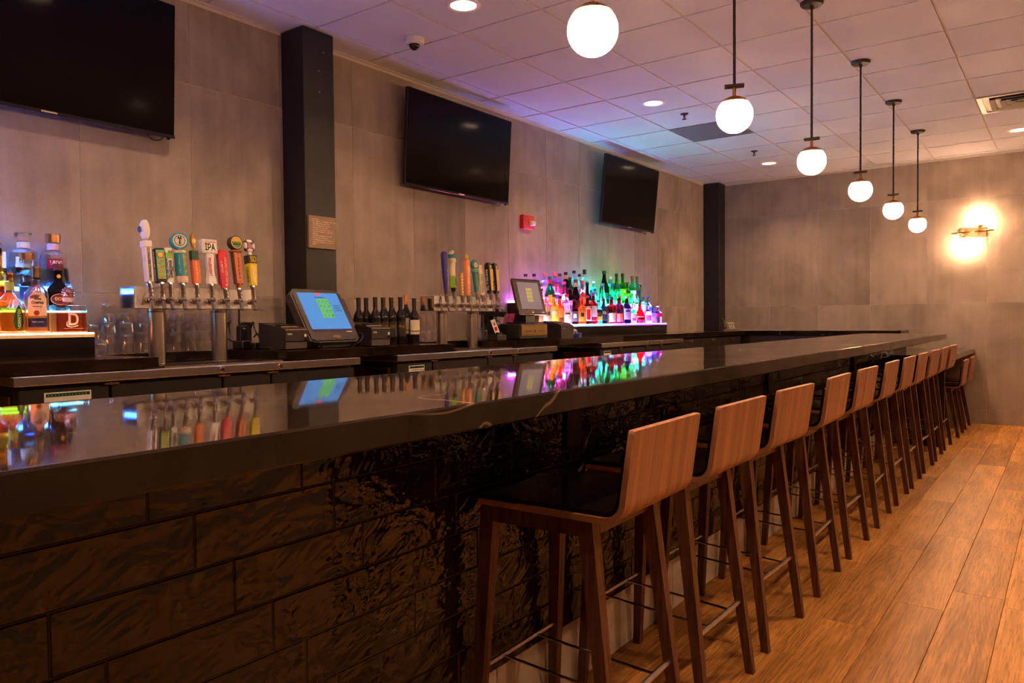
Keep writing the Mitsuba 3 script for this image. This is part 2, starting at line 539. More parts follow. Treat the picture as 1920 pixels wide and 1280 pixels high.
def cooler(y0, y1, cuts, locks, label, badge, n):
    k = thing('bar_cooler', label, 'cooler')
    part(k, 'body', bx(.03, .64, y0 + .02, y1 - .02, .06, .952), 'm_paint', (20, 18, 18), False)
    part(k, 'plinth', bx(.05, .58, y0 + .03, y1 - .03, .0005, .06), 'm_paint', (10, 10, 10), False)
    part(k, 'steel_top', rb(.03, .70, y0, y1, .955, .9935, .003), 'm_steel', smooth=False, label='brushed steel top')
    for a, b in zip(cuts[:-1], cuts[1:]):
        d = part(k, 'door', rb(.641, .672, a + .005, b - .005, .10, .938, .004), 'm_paint', (26, 24, 25), False)
    for y in cuts[1:-1]:
        part(k, 'hinge', cat(rb(.672, .690, y - .03, y + .03, .940, .9465, .002), cyl((.682, y, .938), (.682, y, .95), .006)), 'm_chrome', (220, 210, 200))
    for y in locks:
        l = part(k, 'lock', lathe([(0, 0), (.0135, 0), (.0135, .004), (.011, .006), (0, .006)], 20), 'm_chrome', (220, 205, 190),
                 to=T4().translate([.70, y, .974]).rotate([0, 1, 0], 90))
        part(l, 'key_slot', cyl((.706, y, .974), (.7075, y, .974), .005), 'm_paint', (12, 10, 10))
    v = part(k, 'side_vent', rb(.30, .615, y0 + .012, y0 + .0195, .845, .915, .002), 'm_metal', (196, 160, 106), False, label='brass-coloured louvred plate')
    for z in np.linspace(.853, .907, 6):
        part(v, 'louvre', rb(.31, .605, y0 + .007, y0 + .0118, z - .003, z + .003, .001), 'm_metal', (176, 140, 90), False)
    if badge:
        a, b = badge
        p = part(k, 'badge', rb(.6722, .675, a, b, .885, .923, .001), 'm_paint', (214, 222, 214), False)
        part(p, 'display', rb(.6752, .6762, a + .006, b - .006, .905, .918, .0003), 'm_paint', (18, 46, 32), False)
        if n == 2:
            part(p, 'print', cat(*[bx(.6752, .6758, a + .02 + i * .011, a + .027 + i * .011, .892, .897) for i in range(11)]), 'm_paint', (60, 66, 64), False)
        if n == 1:
            part(p, 'lamp_row', cat(*[bx(.6763, .6768, a + .012 + i * .013, a + .018 + i * .013, .909, .914) for i in range(12)]), 'm_paint', (60, 160, 90), False)
    return k


cooler(1.205, 2.965, [1.225, 1.58, 2.11, 2.385, 2.945], [2.09, 2.42], 'under-counter bottle cooler with a brushed steel top, below the longer beer tower', (1.32, 1.50), 1)
cooler(3.26, 5.02, [3.28, 3.60, 4.17, 4.47, 5.0], [4.16, 4.50], 'under-counter bottle cooler with a brushed steel top, below the shorter beer tower', (3.38, 3.52), 2)
cooler(5.72, 7.42, [5.74, 6.09, 6.62, 6.93, 7.40], [6.62, 6.93], 'under-counter bottle cooler with a brushed steel top, below the rainbow-lit bottle shelf', (5.80, 5.93), 3)
for i, (y, pos) in enumerate(((7.45, 'nearest the third cooler'), (8.09, 'second from the third cooler'), (8.73, 'last before the corner'))):
    k = thing('base_cabinet', f'dark base cabinet with paired round knobs under the back counter, {pos}', 'cabinet')
    part(k, 'body', bx(.02, .60, y + .002, y + .636, .08, CZ - .049), 'm_paint', (26, 20, 18), False)
    for s in (0, 1):
        d = part(k, 'door', rb(.601, .62, y + .004 + s * .318, y + .316 + s * .318, .09, CZ - .06, .002), 'm_paint', (38, 29, 25), False)
        part(d, 'knob', lathe([(0, 0), (.006, 0), (.005, .012), (.013, .017), (.013, .024), (.008, .028), (0, .028)], 16), 'm_chrome', (200, 190, 175),
             to=T4().translate([.62, y + .318 + (s * 2 - 1) * .03, .955]).rotate([0, 1, 0], 90))
k = thing('corner_cabinet', 'dark flat-door cabinet run under the return counter at the far wall', 'cabinet')
part(k, 'body', bx(.03, 2.40, 9.46, FAR - .01, .0005, CZ - .049), 'm_paint', (26, 20, 18), False)
for i in range(3):
    part(k, 'door', rb(.70 + i * .565, 1.26 + i * .565, 9.44, 9.4595, .09, CZ - .06, .002), 'm_paint', (46, 36, 31), False)

# drip trays let into the steel tops
for (a, b), w in (((1.83, 2.47), 'longer'), ((3.86, 4.48), 'shorter')):
    k = thing('drip_tray', f'steel drip tray with a slotted grille under the {w} beer tower', 'drip tray')
    part(k, 'pan', cat(bx(.46, .655, a, b, .9937, .9965), bx(.46, .465, a, b, .9965, 1.002), bx(.65, .655, a, b, .9965, 1.002)), 'm_metal', (150, 140, 130), False)
    part(k, 'grille', cat(*[bx(.466, .649, y - .003, y + .003, .998, 1.0015) for y in np.arange(a + .01, b, .014)]), 'm_metal', (120, 112, 104), False)

# ------------------------------------------------------------------ stools and low chairs


def make_seat(zs, bt, feet=True):
    """(path, shape) pairs of a chair: its rear is +x, floor at 0, seat at zs, top of the back at bt."""
    out = []
    a = [(-.182, zs - .006), (-.17, zs - .004), (.165, zs - .006)]
    for q in np.linspace(0, 1, 9):                                    # the bend from seat to back
        t = q * math.radians(81)
        a.append((.186 + .052 * math.sin(t), zs - .006 + .052 * (1 - math.cos(t))))
    e = np.array(a[-1])
    dx = (.262 - e[0]) / (bt - e[1])
    for z in np.linspace(e[1] + .02, bt, 4):
        a.append((e[0] + dx * (z - e[1]), z))
    line = sg.LineString(a)
    shell = line.buffer(.0075, cap_style='flat', join_style='round')
    m = prism(shell, -.205, .205)
    z1 = a[-1][1] + .01
    rr = sg.box(-.205, -1, .205, z1).buffer(-.02).buffer(.02)          # rounded upper corners
    cut = trimesh.creation.extrude_polygon(rr, 1.0, engine='earcut')
    cut.vertices = np.stack([cut.vertices[:, 2] - .5, cut.vertices[:, 0], cut.vertices[:, 1]], 1)
    m = trimesh.boolean.intersection([m, cut], engine='manifold')
    out.append(('shell', shape(m, 'm_walnut', smooth=35)))
    inner = line.parallel_offset(.0135, 'left') if hasattr(line, 'parallel_offset') else line.offset_curve(.0135)
    ic = [c for c in inner.coords if c[1] < bt - .006]
    pad = prism(sg.LineString(ic).buffer(.0055, cap_style='round'), -.196, .196)
    out.append(('pad', shape(pad, 'm_gloss', (17, 13, 12), 35)))
    top = zs - .0145
    fr = cat(bx(-.165, .13, -.180, -.158, top - .045, top), bx(-.165, .13, .158, .180, top - .045, top),
             bx(-.175, -.153, -.165, .165, top - .045, top), bx(.118, .140, -.165, .165, top - .045, top))
    out.append(('rail', shape(fr, 'm_wenge', smooth=False)))
    for sx, sy in ((-1, -1), (-1, 1), (1, -1), (1, 1)):
        p0, p1 = np.array((-.163 if sx < 0 else .128, sy * .170, top)), np.array((-.204 if sx < 0 else .216, sy * .198, 0))
        pts = []
        for p, w in ((p0, .021), (p1, .0135)):
            for u in (-1, 1):
                for v in (-1, 1):
                    pts.append(p + (u * w, v * w * .9, 0))
        out.append(('leg' if not any(o[0] == 'leg' for o in out) else f'leg_{sum(o[0].startswith("leg") for o in out):03d}', shape(trimesh.convex.convex_hull(np.array(pts)), 'm_wenge', smooth=False)))
    if feet:
        def at(sx, z):
            t = 1 - z / top
            return (-.163 - .041 * t if sx < 0 else .128 + .088 * t), .170 + .028 * t
        xf, yf = at(-1, .268)
        xr, yr = at(1, .243)
        out.append(('foot_rail', shape(cyl((xf, -yf + .008, .268), (xf, yf - .008, .268), .0065, n=10), 'm_metal', (236, 230, 224))))
        out.append(('foot_rail_001', shape(cyl((xr, -yr + .008, .243), (xr, yr - .008, .243), .008, n=10), 'm_metal', (236, 230, 224))))
        for i, y in enumerate((-.085, .085)):
            out.append(('stretcher_rod' + ('' if i == 0 else '_001'), shape(cyl((xf, y, .266), (xr, y, .243), .004, n=8), 'm_chrome', (200, 194, 188))))
    return out


stool = make_seat(.725, .937)
ORD = ['first', 'second', 'third', 'fourth', 'fifth', 'sixth', 'seventh', 'eighth', 'ninth', 'tenth', 'eleventh']
SY = [1.75, 2.31, 2.90, 3.56, 4.185, 4.86, 5.49, 6.08, 6.71, 7.31, 7.93]
for i, y in enumerate(SY):
    place_txt = 'nearest the camera' if i == 0 else f'{ORD[i]} along the bar from the camera' if i < 10 else 'eleventh along the bar, last before the low counter'
    k = thing('bar_stool', f'walnut-backed bar stool with dark legs, {place_txt}', 'bar stool', 'bar stools along the bar')
    place(k, stool, Tr(2.888 - .0068 * y, y, 0, rng.uniform(-1.5, 1.5)))
chair = make_seat(.50, .765, False)
for y, w in ((8.83, 'the nearer of the two'), (9.47, 'by the far wall, the farther of the two')):
    k = thing('low_chair', f'low walnut-backed chair at the low counter, {w}', 'chair', 'chairs at the low counter')
    place(k, chair, Tr(2.845, y, 0, 0))

# ------------------------------------------------------------------ ceiling fittings
DLP = [(1.15, 3.37, 'above the middle wall screen, nearest of its row'), (1.14, 5.83, 'second of its row, in the blue glow'), (1.12, 8.90, 'in the far left of the ceiling'),
       (3.53, 8.85, 'near the far wall on the right')]
for x, y, w in DLP + [(1.15, 1.95, None), (1.15, .3, None), (3.75, 3.9, None), (3.75, 1.2, None)] + [(5.0, q, None) for q in (.6, 2.9, 5.2, 7.5)]:  # lamps without wording are unseen, added to brighten the bar and stools
    k = thing('downlight', f'round recessed ceiling lamp, {w}' if w else 'unseen ceiling lamp added for fill light outside the picture', 'ceiling lamp', 'recessed ceiling lamps' if w else 'unseen ceiling lamps added for fill light')
    t = T4().translate([x, y, H])
    part(k, 'trim_ring', lathe([(.072, .001), (.098, .001), (.097, -.004), (.080, -.006), (.074, -.003), (.072, .001)], 32), 'm_paint', (214, 204, 196), to=t)
    part(k, 'lens', lathe([(0, -.0005), (.072, -.0005), (.072, -.0025), (0, -.0025)], 28), 'm_matte', (230, 225, 220), to=t, emit=DOWN)
    scene[f'beam_{k}'] = {'type': 'spot', 'intensity': rgb(*BEAM), 'cutoff_angle': 63, 'beam_width': 28, 'to_world': T4().look_at(origin=[x, y, H - .008], target=[x, y, 0], up=[0, 1, 0])}

for x, y, w in ((1.21, 6.30, 'nearer the globe lamps'), (1.20, 8.15, 'nearer the far corner')):
    k = thing('sprinkler', f'small ceiling fire sprinkler, {w}', 'sprinkler', 'ceiling sprinklers')
    t = T4().translate([x, y, H])
    part(k, 'escutcheon', lathe([(0, 0), (.036, 0), (.034, -.006), (.02, -.010), (0, -.010)], 20), 'm_paint', (60, 52, 58), to=t)
    part(k, 'head', cat(cyl((0, 0, -.01), (0, 0, -.03), .009), bx(-.002, .002, -.014, -.010, -.05, -.028), bx(-.002, .002, .010, .014, -.05, -.028), cyl((0, 0, -.046), (0, 0, -.049), .020)), 'm_metal', (90, 80, 84), to=t)

k = thing('return_air_panel', 'flat grey-blue perforated return air panel in the ceiling, left of the second hanging globe lamp', 'air vent')
part(k, 'plate', rb(.868, 1.465, 6.74, 7.337, H - .004, H - .0005, .001), 'm_paint', (104, 92, 100), False)
part(k, 'frame', cat(*[bx(*b) for b in ((.862, 1.471, 6.734, 6.745, H - .006, H - .0005), (.862, 1.471, 7.332, 7.343, H - .006, H - .0005), (.862, .873, 6.745, 7.332, H - .006, H - .0005), (1.46, 1.471, 6.745, 7.332, H - .006, H - .0005))]), 'm_paint', (120, 108, 114), False)
k = thing('air_vent', 'square ceiling air diffuser of nested slanted frames, at the right edge of the ceiling', 'air vent')
cx, cy = 3.60, 7.648
part(k, 'backing', bx(cx - .28, cx + .28, cy - .28, cy + .28, H - .004, H - .001), 'm_paint', (36, 28, 24), False)
for i, s in enumerate((.30, .215, .14, .075)):
    a, b = s, s - .035
    v = []
    for r, z in ((a, -.016 if i else -.003), (b, -.006), (b - .004, -.009), (a, -.020 if i else -.008)):
        v.append((r, z))
    part(k, 'louvre_frame', ring([(r * 1.0, r * 1.0, H + z, 60) for r, z in [v[1], v[0], v[3], v[2], v[1]]], 4, False, False), 'm_paint', (140, 128, 112), False, to=T4().translate([cx, cy, 0]))

k = thing('dome_camera', 'white dome security camera on the ceiling near the dark column', 'camera')
t = T4().translate([.577, 3.568, H])
part(k, 'housing', lathe([(0, -.001), (.062, -.001), (.062, -.028), (.055, -.037), (.036, -.040), (0, -.040)], 28), 'm_paint', (204, 196, 188), to=t)
part(k, 'lens_dome', trimesh.creation.icosphere(2, .034), 'm_gloss', (18, 14, 14), True, to=t @ T4().translate([0, 0, -.040]))

PY = [2.075, 3.31, 4.55, 5.80, 7.03, 8.28]
PW_ = ['nearest the camera', 'second from the camera', 'third from the camera', 'fourth from the camera', 'fifth from the camera', 'farthest from the camera']
for i, y in enumerate([-.4, .84] + PY):
    w = PW_[i - 2] if i > 1 else 'behind the camera'
    k = thing('pendant_lamp', f'glowing white globe lamp on a black rod above the bar, {w}', 'hanging lamp', 'globe lamps above the bar' if i > 1 else 'globe lamps out of sight')
    zc = 2.09
    t = T4().translate([2.745, y, 0]).rotate([0, 0, 1], [0, 0, 0, 20, 8, -4, 5, -6][i])
    part(k, 'canopy', lathe([(0, H - .001), (.063, H - .001), (.063, H - .010), (.055, H - .020), (.012, H - .024), (.010, H - .04), (0, H - .04)], 28), 'm_paint', (30, 24, 22), to=t)
    part(k, 'rod', cyl((0, 0, zc + .134), (0, 0, H - .03), .0062), 'm_paint', (26, 20, 18), to=t)
    part(k, 'crossbar', rb(-.042, .042, -.014, .014, zc + .120, zc + .134, .002), 'm_paint', (44, 32, 22), False, to=t)
    part(k, 'stem', cyl((0, 0, zc + .078), (0, 0, zc + .121), .0075), 'm_metal', (206, 150, 80), to=t)
    R = .0795
    pr = [(0, R + .003)] + [((R + .003) * math.sin(a), (R + .003) * math.cos(a)) for a in np.linspace(.12, .88, 10)] + [((R + .0008) * math.sin(a), (R + .0008) * math.cos(a)) for a in np.linspace(.88, .1, 8)] + [(0, R + .001)]
    part(k, 'brass_cap', lathe([(r, z + zc) for r, z in pr], 30), 'm_metal', (206, 150, 80), to=t)
    g = numbered(k + '__globe')
    scene[g] = {'type': 'sphere', 'radius': R, 'center': [0, 0, zc], 'to_world': t, 'emitter': {'type': 'area', 'radiance': rgb(*GLOBE)}, 'bsdf': {'type': 'ref', 'id': 'm_white'}}
scene['m_white'] = {'type': 'diffuse', 'reflectance': rgb(.8, .8, .8)}

k = thing('wall_lamp', 'brass wall lamp with two glowing globes on a slim bar, on the far wall', 'wall lamp')
sx, sz = 3.065, 2.132
part(k, 'back_plate', rb(sx - .128, sx + .128, FAR - .022, FAR - .0005, sz - .055, sz + .055, .003), 'm_metal', (150, 128, 98), False)
part(k, 'bar', cyl((sx - .20, FAR - .095, sz - .008), (sx + .20, FAR - .095, sz + .006), .008), 'm_metal', (120, 92, 56))
part(k, 'arm', cat(cyl((sx - .07, FAR - .022, sz), (sx - .07, FAR - .095, sz), .006), cyl((sx + .06, FAR - .022, sz), (sx + .06, FAR - .095, sz), .006)), 'm_metal', (190, 150, 90))
for dx, s in ((.06, 1), (-.07, -1)):
    zc = sz + s * .125
    part(k, 'cup', lathe([(.004, 0), (.03, .012), (.052, .028), (.050, .030), (.028, .016), (.004, .004)], 24), 'm_metal', (206, 160, 90),
         to=T4().translate([sx + dx, FAR - .095, sz + s * .036]).rotate([1, 0, 0], 0 if s > 0 else 180))
    part(k, 'stem', cyl((sx + dx, FAR - .095, sz - s * .03), (sx + dx, FAR - .095, sz + s * .04), .005), 'm_metal', (206, 160, 90))
    g = numbered(k + '__globe')
    scene[g] = {'type': 'sphere', 'radius': .075, 'center': [sx + dx, FAR - .095, zc], 'emitter': {'type': 'area', 'radiance': rgb(*SCONCE)}, 'bsdf': {'type': 'ref', 'id': 'm_white'}}

# ------------------------------------------------------------------ wall screens, sign, alarm
for y0, y1, xb, xt, w in ((.985, 2.222, .10, .135, 'left of the dark column, cut off by the picture edge'), (3.962, 5.20, .10, .145, 'right of the dark column, middle of three'), (6.752, 7.95, .12, .19, 'above the rainbow-lit bottles, farthest of three')):
    k = thing('wall_screen', f'large black wall television, {w}', 'television', 'televisions on the wall')
    a = math.degrees(math.atan((xt - xb) / .69))
    t = T4().translate([(xb + xt) / 2, (y0 + y1) / 2, 2.525]).rotate([0, 1, 0], a)
    W, Hh = (y1 - y0) / 2, .345
    part(k, 'cabinet', cat(rb(-.035, -.004, -W, W, -Hh, Hh, .003), rb(-.06, -.034, -W * .6, W * .6, -Hh * .9, Hh * .2, .01)), 'm_paint', (20, 18, 19), False, to=t)
    part(k, 'panel', rb(-.0038, 0, -W + .004, W - .004, -Hh + .014, Hh - .004, .001), 'm_screen_glass', smooth=False, to=t)
    part(k, 'lower_bezel', rb(-.004, .003, -W, W, -Hh - .004, -Hh + .0135, .002), 'm_gloss', (26, 25, 30), False, to=t)
    part(k, 'maker_plate', rb(.003, .0045, -.035, .035, -Hh + .001, -Hh + .009, .0005), 'm_metal', (190, 180, 170), False, to=t)
    part(k, 'sensor_eye', cyl((-.01, W - .03, -Hh - .012), (-.01, W - .03, -Hh - .003), .009), 'm_gloss', (20, 10, 10), to=t)
    part(k, 'wall_bracket', rb(.0005, .09, (y0 + y1) / 2 - .2, (y0 + y1) / 2 + .2, 2.36, 2.62, .004), 'm_paint', (24, 22, 22), False)
    part(k, 'power_cable', tube([(.06, y1 - .13, 2.19), (.05, y1 - .10, 2.165), (.04, y1 - .04, 2.178), (.03, y1 - .06, 2.25)], .003), 'm_paint', (14, 12, 12))

k = thing('notice_sign', 'small brown notice with lines of pale house rules, on the dark column', 'sign')
part(k, 'board', rb(.2125, .232, 2.992, 3.20, 1.647, 1.846, .002), 'm_paint', (122, 96, 76), False)
LINES = ['Must Be 21', 'No Outside Food Including Drinks Spirits', 'Beer, Liquor, Wine and Other', 'Alcohol Beverages May Consume', 'Two Per 24 Hour and Twenty', 'Maximum Two Card Units Drinks', 'No Alcohol Beyond the Lounge After', 'Midnight', 'All Customers Running a Tab Must', 'Have a Credit Card on File', 'An 18% gratuity Will be Added to all', 'Tabs Left Unpaid at the End of the', 'Night']
rows = []
for i, s in enumerate(LINES):
    rows.append(put(text(s, height=.0066, length=.0046 * len(s), center=False), (.2322, 3.018, 1.822 - i * .0126), *YZ))
part(k, 'lettering', cat(*rows), 'm_matte', (236, 212, 176), False)
part(k, 'bullet', cat(*[cyl((.2322, 3.007, 1.825 - i * .0126), (.2328, 3.007, 1.825 - i * .0126), .0018, n=8) for i in (0, 1, 6, 8, 10)]), 'm_matte', (236, 212, 176), False)

k = thing('fire_alarm', 'red fire alarm sounder with a clear strobe on the wall between two wall screens', 'fire alarm')
part(k, 'base', rb(.0005, .045, 5.50, 5.665, 2.01, 2.135, .004), 'm_paint', (196, 22, 38), False)
part(k, 'sounder_grille', cat(*[rb(.045, .049, 5.515, 5.585, z, z + .008, .001) for z in np.arange(2.03, 2.11, .016)]), 'm_paint', (160, 14, 30), False)
part(k, 'strobe', ring([(.024, .034, 0, 5), (.024, .034, .012, 5), (.018, .028, .026, 4), (.010, .016, .030, 3)], 20), 'm_gloss', (236, 226, 220), to=T4().translate([.045, 5.625, 2.065]).rotate([0, 1, 0], 90))

# ------------------------------------------------------------------ lit bottle shelves


def lit_shelf(y0, y1, xf, label, tiers, face=.30, lip=.10, facecol=None):
    """Three steps; tiers: for each step a list of (y_end, colour) of its lit tread. Step n's top is at CZ + .113 + .1 n."""
    k = thing('bottle_shelf', label, 'bottle shelf')
    d = (xf - .004) / 3
    for n, segs in enumerate(tiers):
        xa, xb = xf - (n + 1) * d, xf - n * d
        zt = CZ + .113 + .1 * n
        part(k, 'step', rb(max(xa, .004), xb - .004, y0, y1, CZ + .0005 if n == 0 else zt - .1, zt - .008, .001), 'm_gloss', (16, 12, 13), False)
        if n == 0:
            part(k, 'front_panel', rb(xb - .0038, xb, y0, y1, CZ + .0005, zt - .0215, .0005), 'm_gloss', (16, 12, 13), False)
        a = y0
        for b, c in segs:                      # front lip is lit acrylic; upper faces get an added glow behind the bottles
            zl = zt - .021 if n == 0 else zt - .0995
            part(k, 'lit_face', bx(xb - .0038, xb, a + .0003, b - .0003, zl, zt - .0082), 'm_matte', (120, 120, 120), False, emit=[LED * (lip if n == 0 else face) * v for v in (facecol or c)])
            a = b
        a = y0
        for b, c in segs:
            part(k, 'lit_tread', bx(max(xa, .004) + .0005, xb - .0005, a + .0003, b - .0003, zt - .0078, zt), 'm_matte', (235, 235, 235), False, emit=[LED * v for v in c])
            a = b
    return k


RED, PINK, VIO, BLU, CYA, GRN, ORA = (6, .25, .6), (3, .8, 5), (2.0, .7, 9), (.4, 2.0, 10), (.4, 9.0, 12), (.3, 18, 5), (8, 2.2, .6)
ICE = (2.2, 5.5, 10)
lit_shelf(-.6, 1.665, .36, 'three-step lit bottle shelf at the left edge, glowing blue and orange', [
    [(1.665, (3.4, 1.1, .4))], [(1.2, BLU), (1.665, (.6, 4.0, 8.0))], [(1.0, BLU), (1.665, (.5, 2.4, 9))]], .035, .05, (4, 1.5, .35))  # warm face glow added so the spirits look amber
lit_shelf(5.30, 7.76, .36, 'three-step lit bottle shelf glowing red, blue, green and purple', [
    [(5.9, ICE), (6.55, (.8, 3.4, 10)), (7.0, (2.4, .9, 10)), (7.76, (2.8, .6, 10))],
    [(5.55, RED), (6.0, RED), (6.35, (5, .6, 2.6)), (6.7, ICE), (7.15, CYA), (7.76, (3.4, 2.4, 9))],
    [(5.5, PINK), (6.0, (4.0, 1.2, 11)), (6.4, (1.4, 2.4, 13)), (6.7, CYA), (7.4, GRN), (7.76, (.4, 4.0, 5.0))]])
for key, y0, y1, segs in (('left', -.6, 1.665, [(1.665, (.2, 1.0, 7))]),
                          ('right', 5.30, 7.76, [(5.50, (2.4, .3, 5)), (5.95, (.7, .8, 13)), (6.35, (.08, 1.9, 19)), (6.65, (.03, 3.6, 15)), (7.35, (.05, 5.0, 4.0)), (7.6, (.1, 2.0, 4))])):
    k = thing('led_strip', f'thin coloured light strip along the wall behind the {"blue-lit bottles at the left edge" if key == "left" else "rainbow-lit bottles"}', 'light strip')
    a = y0
    for b, c in segs:
        part(k, 'lit_segment', bx(.0008, .021, a + .0005, b - .0005, CZ + .3145, CZ + .326), 'm_matte', (235, 235, 235), False, emit=[LED * (5 if key == 'right' else 4) * v for v in c])
        a = b

# ------------------------------------------------------------------ bottles
PRO = {   # radius, height, squareness along the bottle; the neck top is at 1
    'std': [(.90, 0, 2), (1, .02, 2), (1, .56, 2), (.95, .61, 2), (.72, .67, 2), (.44, .73, 2), (.36, .78, 2), (.34, .94, 2), (.40, .945, 2), (.40, .97, 2), (.34, .975, 2), (.34, .99, 2)],
    'tall': [(.90, 0, 2), (1, .02, 2), (1, .64, 2), (.93, .69, 2), (.6, .75, 2), (.40, .79, 2), (.37, .94, 2), (.42, .945, 2), (.42, .97, 2), (.36, .975, 2), (.36, .99, 2)],
    'square': [(.94, 0, 7), (1, .03, 7), (1, .60, 7), (.90, .655, 6), (.55, .70, 3), (.40, .73, 2), (.37, .93, 2), (.42, .935, 2), (.42, .97, 2), (.36, .99, 2)],
    'cone': [(.92, 0, 2), (1, .03, 2), (.95, .14, 2), (.62, .48, 2), (.36, .72, 2), (.27, .84, 2), (.25, .94, 2), (.31, .945, 2), (.31, .97, 2), (.26, .99, 2)],
    'champ': [(.94, 0, 2), (1, .03, 2), (1, .36, 2), (.93, .45, 2), (.70, .58, 2), (.45, .70, 2), (.34, .80, 2), (.30, .95, 2), (.36, .955, 2), (.36, .975, 2), (.30, .99, 2)],
    'squat': [(.90, 0, 2.4), (1, .05, 2.4), (1, .44, 2.4), (.90, .53, 2.2), (.50, .63, 2), (.30, .69, 2), (.27, .93, 2), (.33, .935, 2), (.33, .97, 2), (.28, .99, 2)],
    'globe': [(.66, 0, 2), (.78, .03, 2), (1, .20, 2), (1, .30, 2), (.80, .47, 2), (.45, .58, 2), (.31, .64, 2), (.27, .93, 2), (.34, .935, 2), (.34, .97, 2), (.28, .99, 2)],
    'slim': [(.90, 0, 2), (1, .02, 2), (1, .60, 2), (.86, .66, 2), (.55, .74, 2), (.47, .80, 2), (.46, .95, 2), (.52, .955, 2), (.52, .98, 2), (.46, .99, 2)],
}


def skin(kind, r, h, n=20, k=1.0, dr_=0.0, z0=0.0, z1=1.0, close=True, ax=1.0):
    pts = [p for p in PRO[kind]]
    zs = [p[1] for p in pts]

    def at(z):
        return np.interp(z, zs, [p[0] for p in pts]), np.interp(z, zs, [p[2] for p in pts])
    us = sorted({z0, z1} | {z for z in zs if z0 < z < z1})
    us = [u for u in us if u <= zs[-1]]
    return ring([((at(u)[0] * r * k + dr_) * ax, at(u)[0] * r * k + dr_, u * h, at(u)[1]) for u in us], n, close, close)


def label_skin(kind, r, h, z0, z1, turn, span, n=12, ax=1.0):
    """A paper label wrapped on the bottle, its middle turned to the angle turn (degrees)."""
    pts = PRO[kind]
    zs = [p[1] for p in pts]
    th = np.radians(turn + np.linspace(-span / 2, span / 2, n))
    v = []
    for off in (.0006, .0012):
        for u in (z0, z1):
            ra, p = np.interp(u, zs, [q[0] for q in pts]) * r + off, np.interp(u, zs, [q[2] for q in pts])
            c, s = np.cos(th), np.sin(th)
            q = (np.abs(c) ** p + np.abs(s) ** p) ** (-1 / p)
            v.append(np.stack([ra * q * c * ax, ra * q * s, np.full(n, u * h)], 1))
    v = np.vstack(v)
    f = []
    for i in range(n - 1):
        for a, b in ((2, 3), (1, 0)):
            f += [[a * n + i, a * n + i + 1, b * n + i + 1], [a * n + i, b * n + i + 1, b * n + i]]
    f += [[0, n, 3 * n], [0, 3 * n, 2 * n], [n - 1, 3 * n - 1, 4 * n - 1], [n - 1, 4 * n - 1, 2 * n - 1]]
    return trimesh.Trimesh(v, f, process=False)


def bottle(key, kind, x, y, z, r, h, glass, cap, lab=None, lab2=None, neck=None, fill=None, capz=.90, turn=-40, n=18, mat='m_tint', ax=1.0, caph=1.0):
    """glass: sRGB tint; cap: colour; lab/lab2: (z0, z1, colour, span); neck: colour of a neck band."""
    t = T4().translate([x, y, z + .0004])
    part(key, 'glass', skin(kind, r, h, n, ax=ax), mat, glass, 35, to=t)
    rn = [p[0] for p in PRO[kind]][-3] * r
    part(key, 'cap', lathe([(0, capz * h), (rn * 1.10, capz * h), (rn * 1.12, h * .995 * caph), (rn * .95, h * caph), (0, h * caph)], 16), 'm_paint' if cap[0] >= 0 else 'm_metal', np.abs(cap), 40, to=t)
    for l in (lab, lab2):
        if l:
            part(key, 'paper_label', label_skin(kind, r, h, l[0], l[1], turn, l[3], ax=ax), 'm_matte', l[2], False, to=t)
            if len(l) > 4:      # a printed band or seal on the label
                w = l[1] - l[0]
                part(key, 'printed_band', label_skin(kind, r + .0008, h, l[0] + w * l[5], l[0] + w * l[6], turn, l[3] * l[7]), 'm_matte', l[4], False, to=t)
    if neck:
        zn = [p[1] for p in PRO[kind]]
        part(key, 'neck_label', label_skin(kind, r, h, neck[0], neck[1], turn, 340, 16), 'm_matte', neck[2], False, to=t)


Z1_, Z2_, Z3_ = CZ + .113, CZ + .213, CZ + .313
CLR = (244, 246, 248)
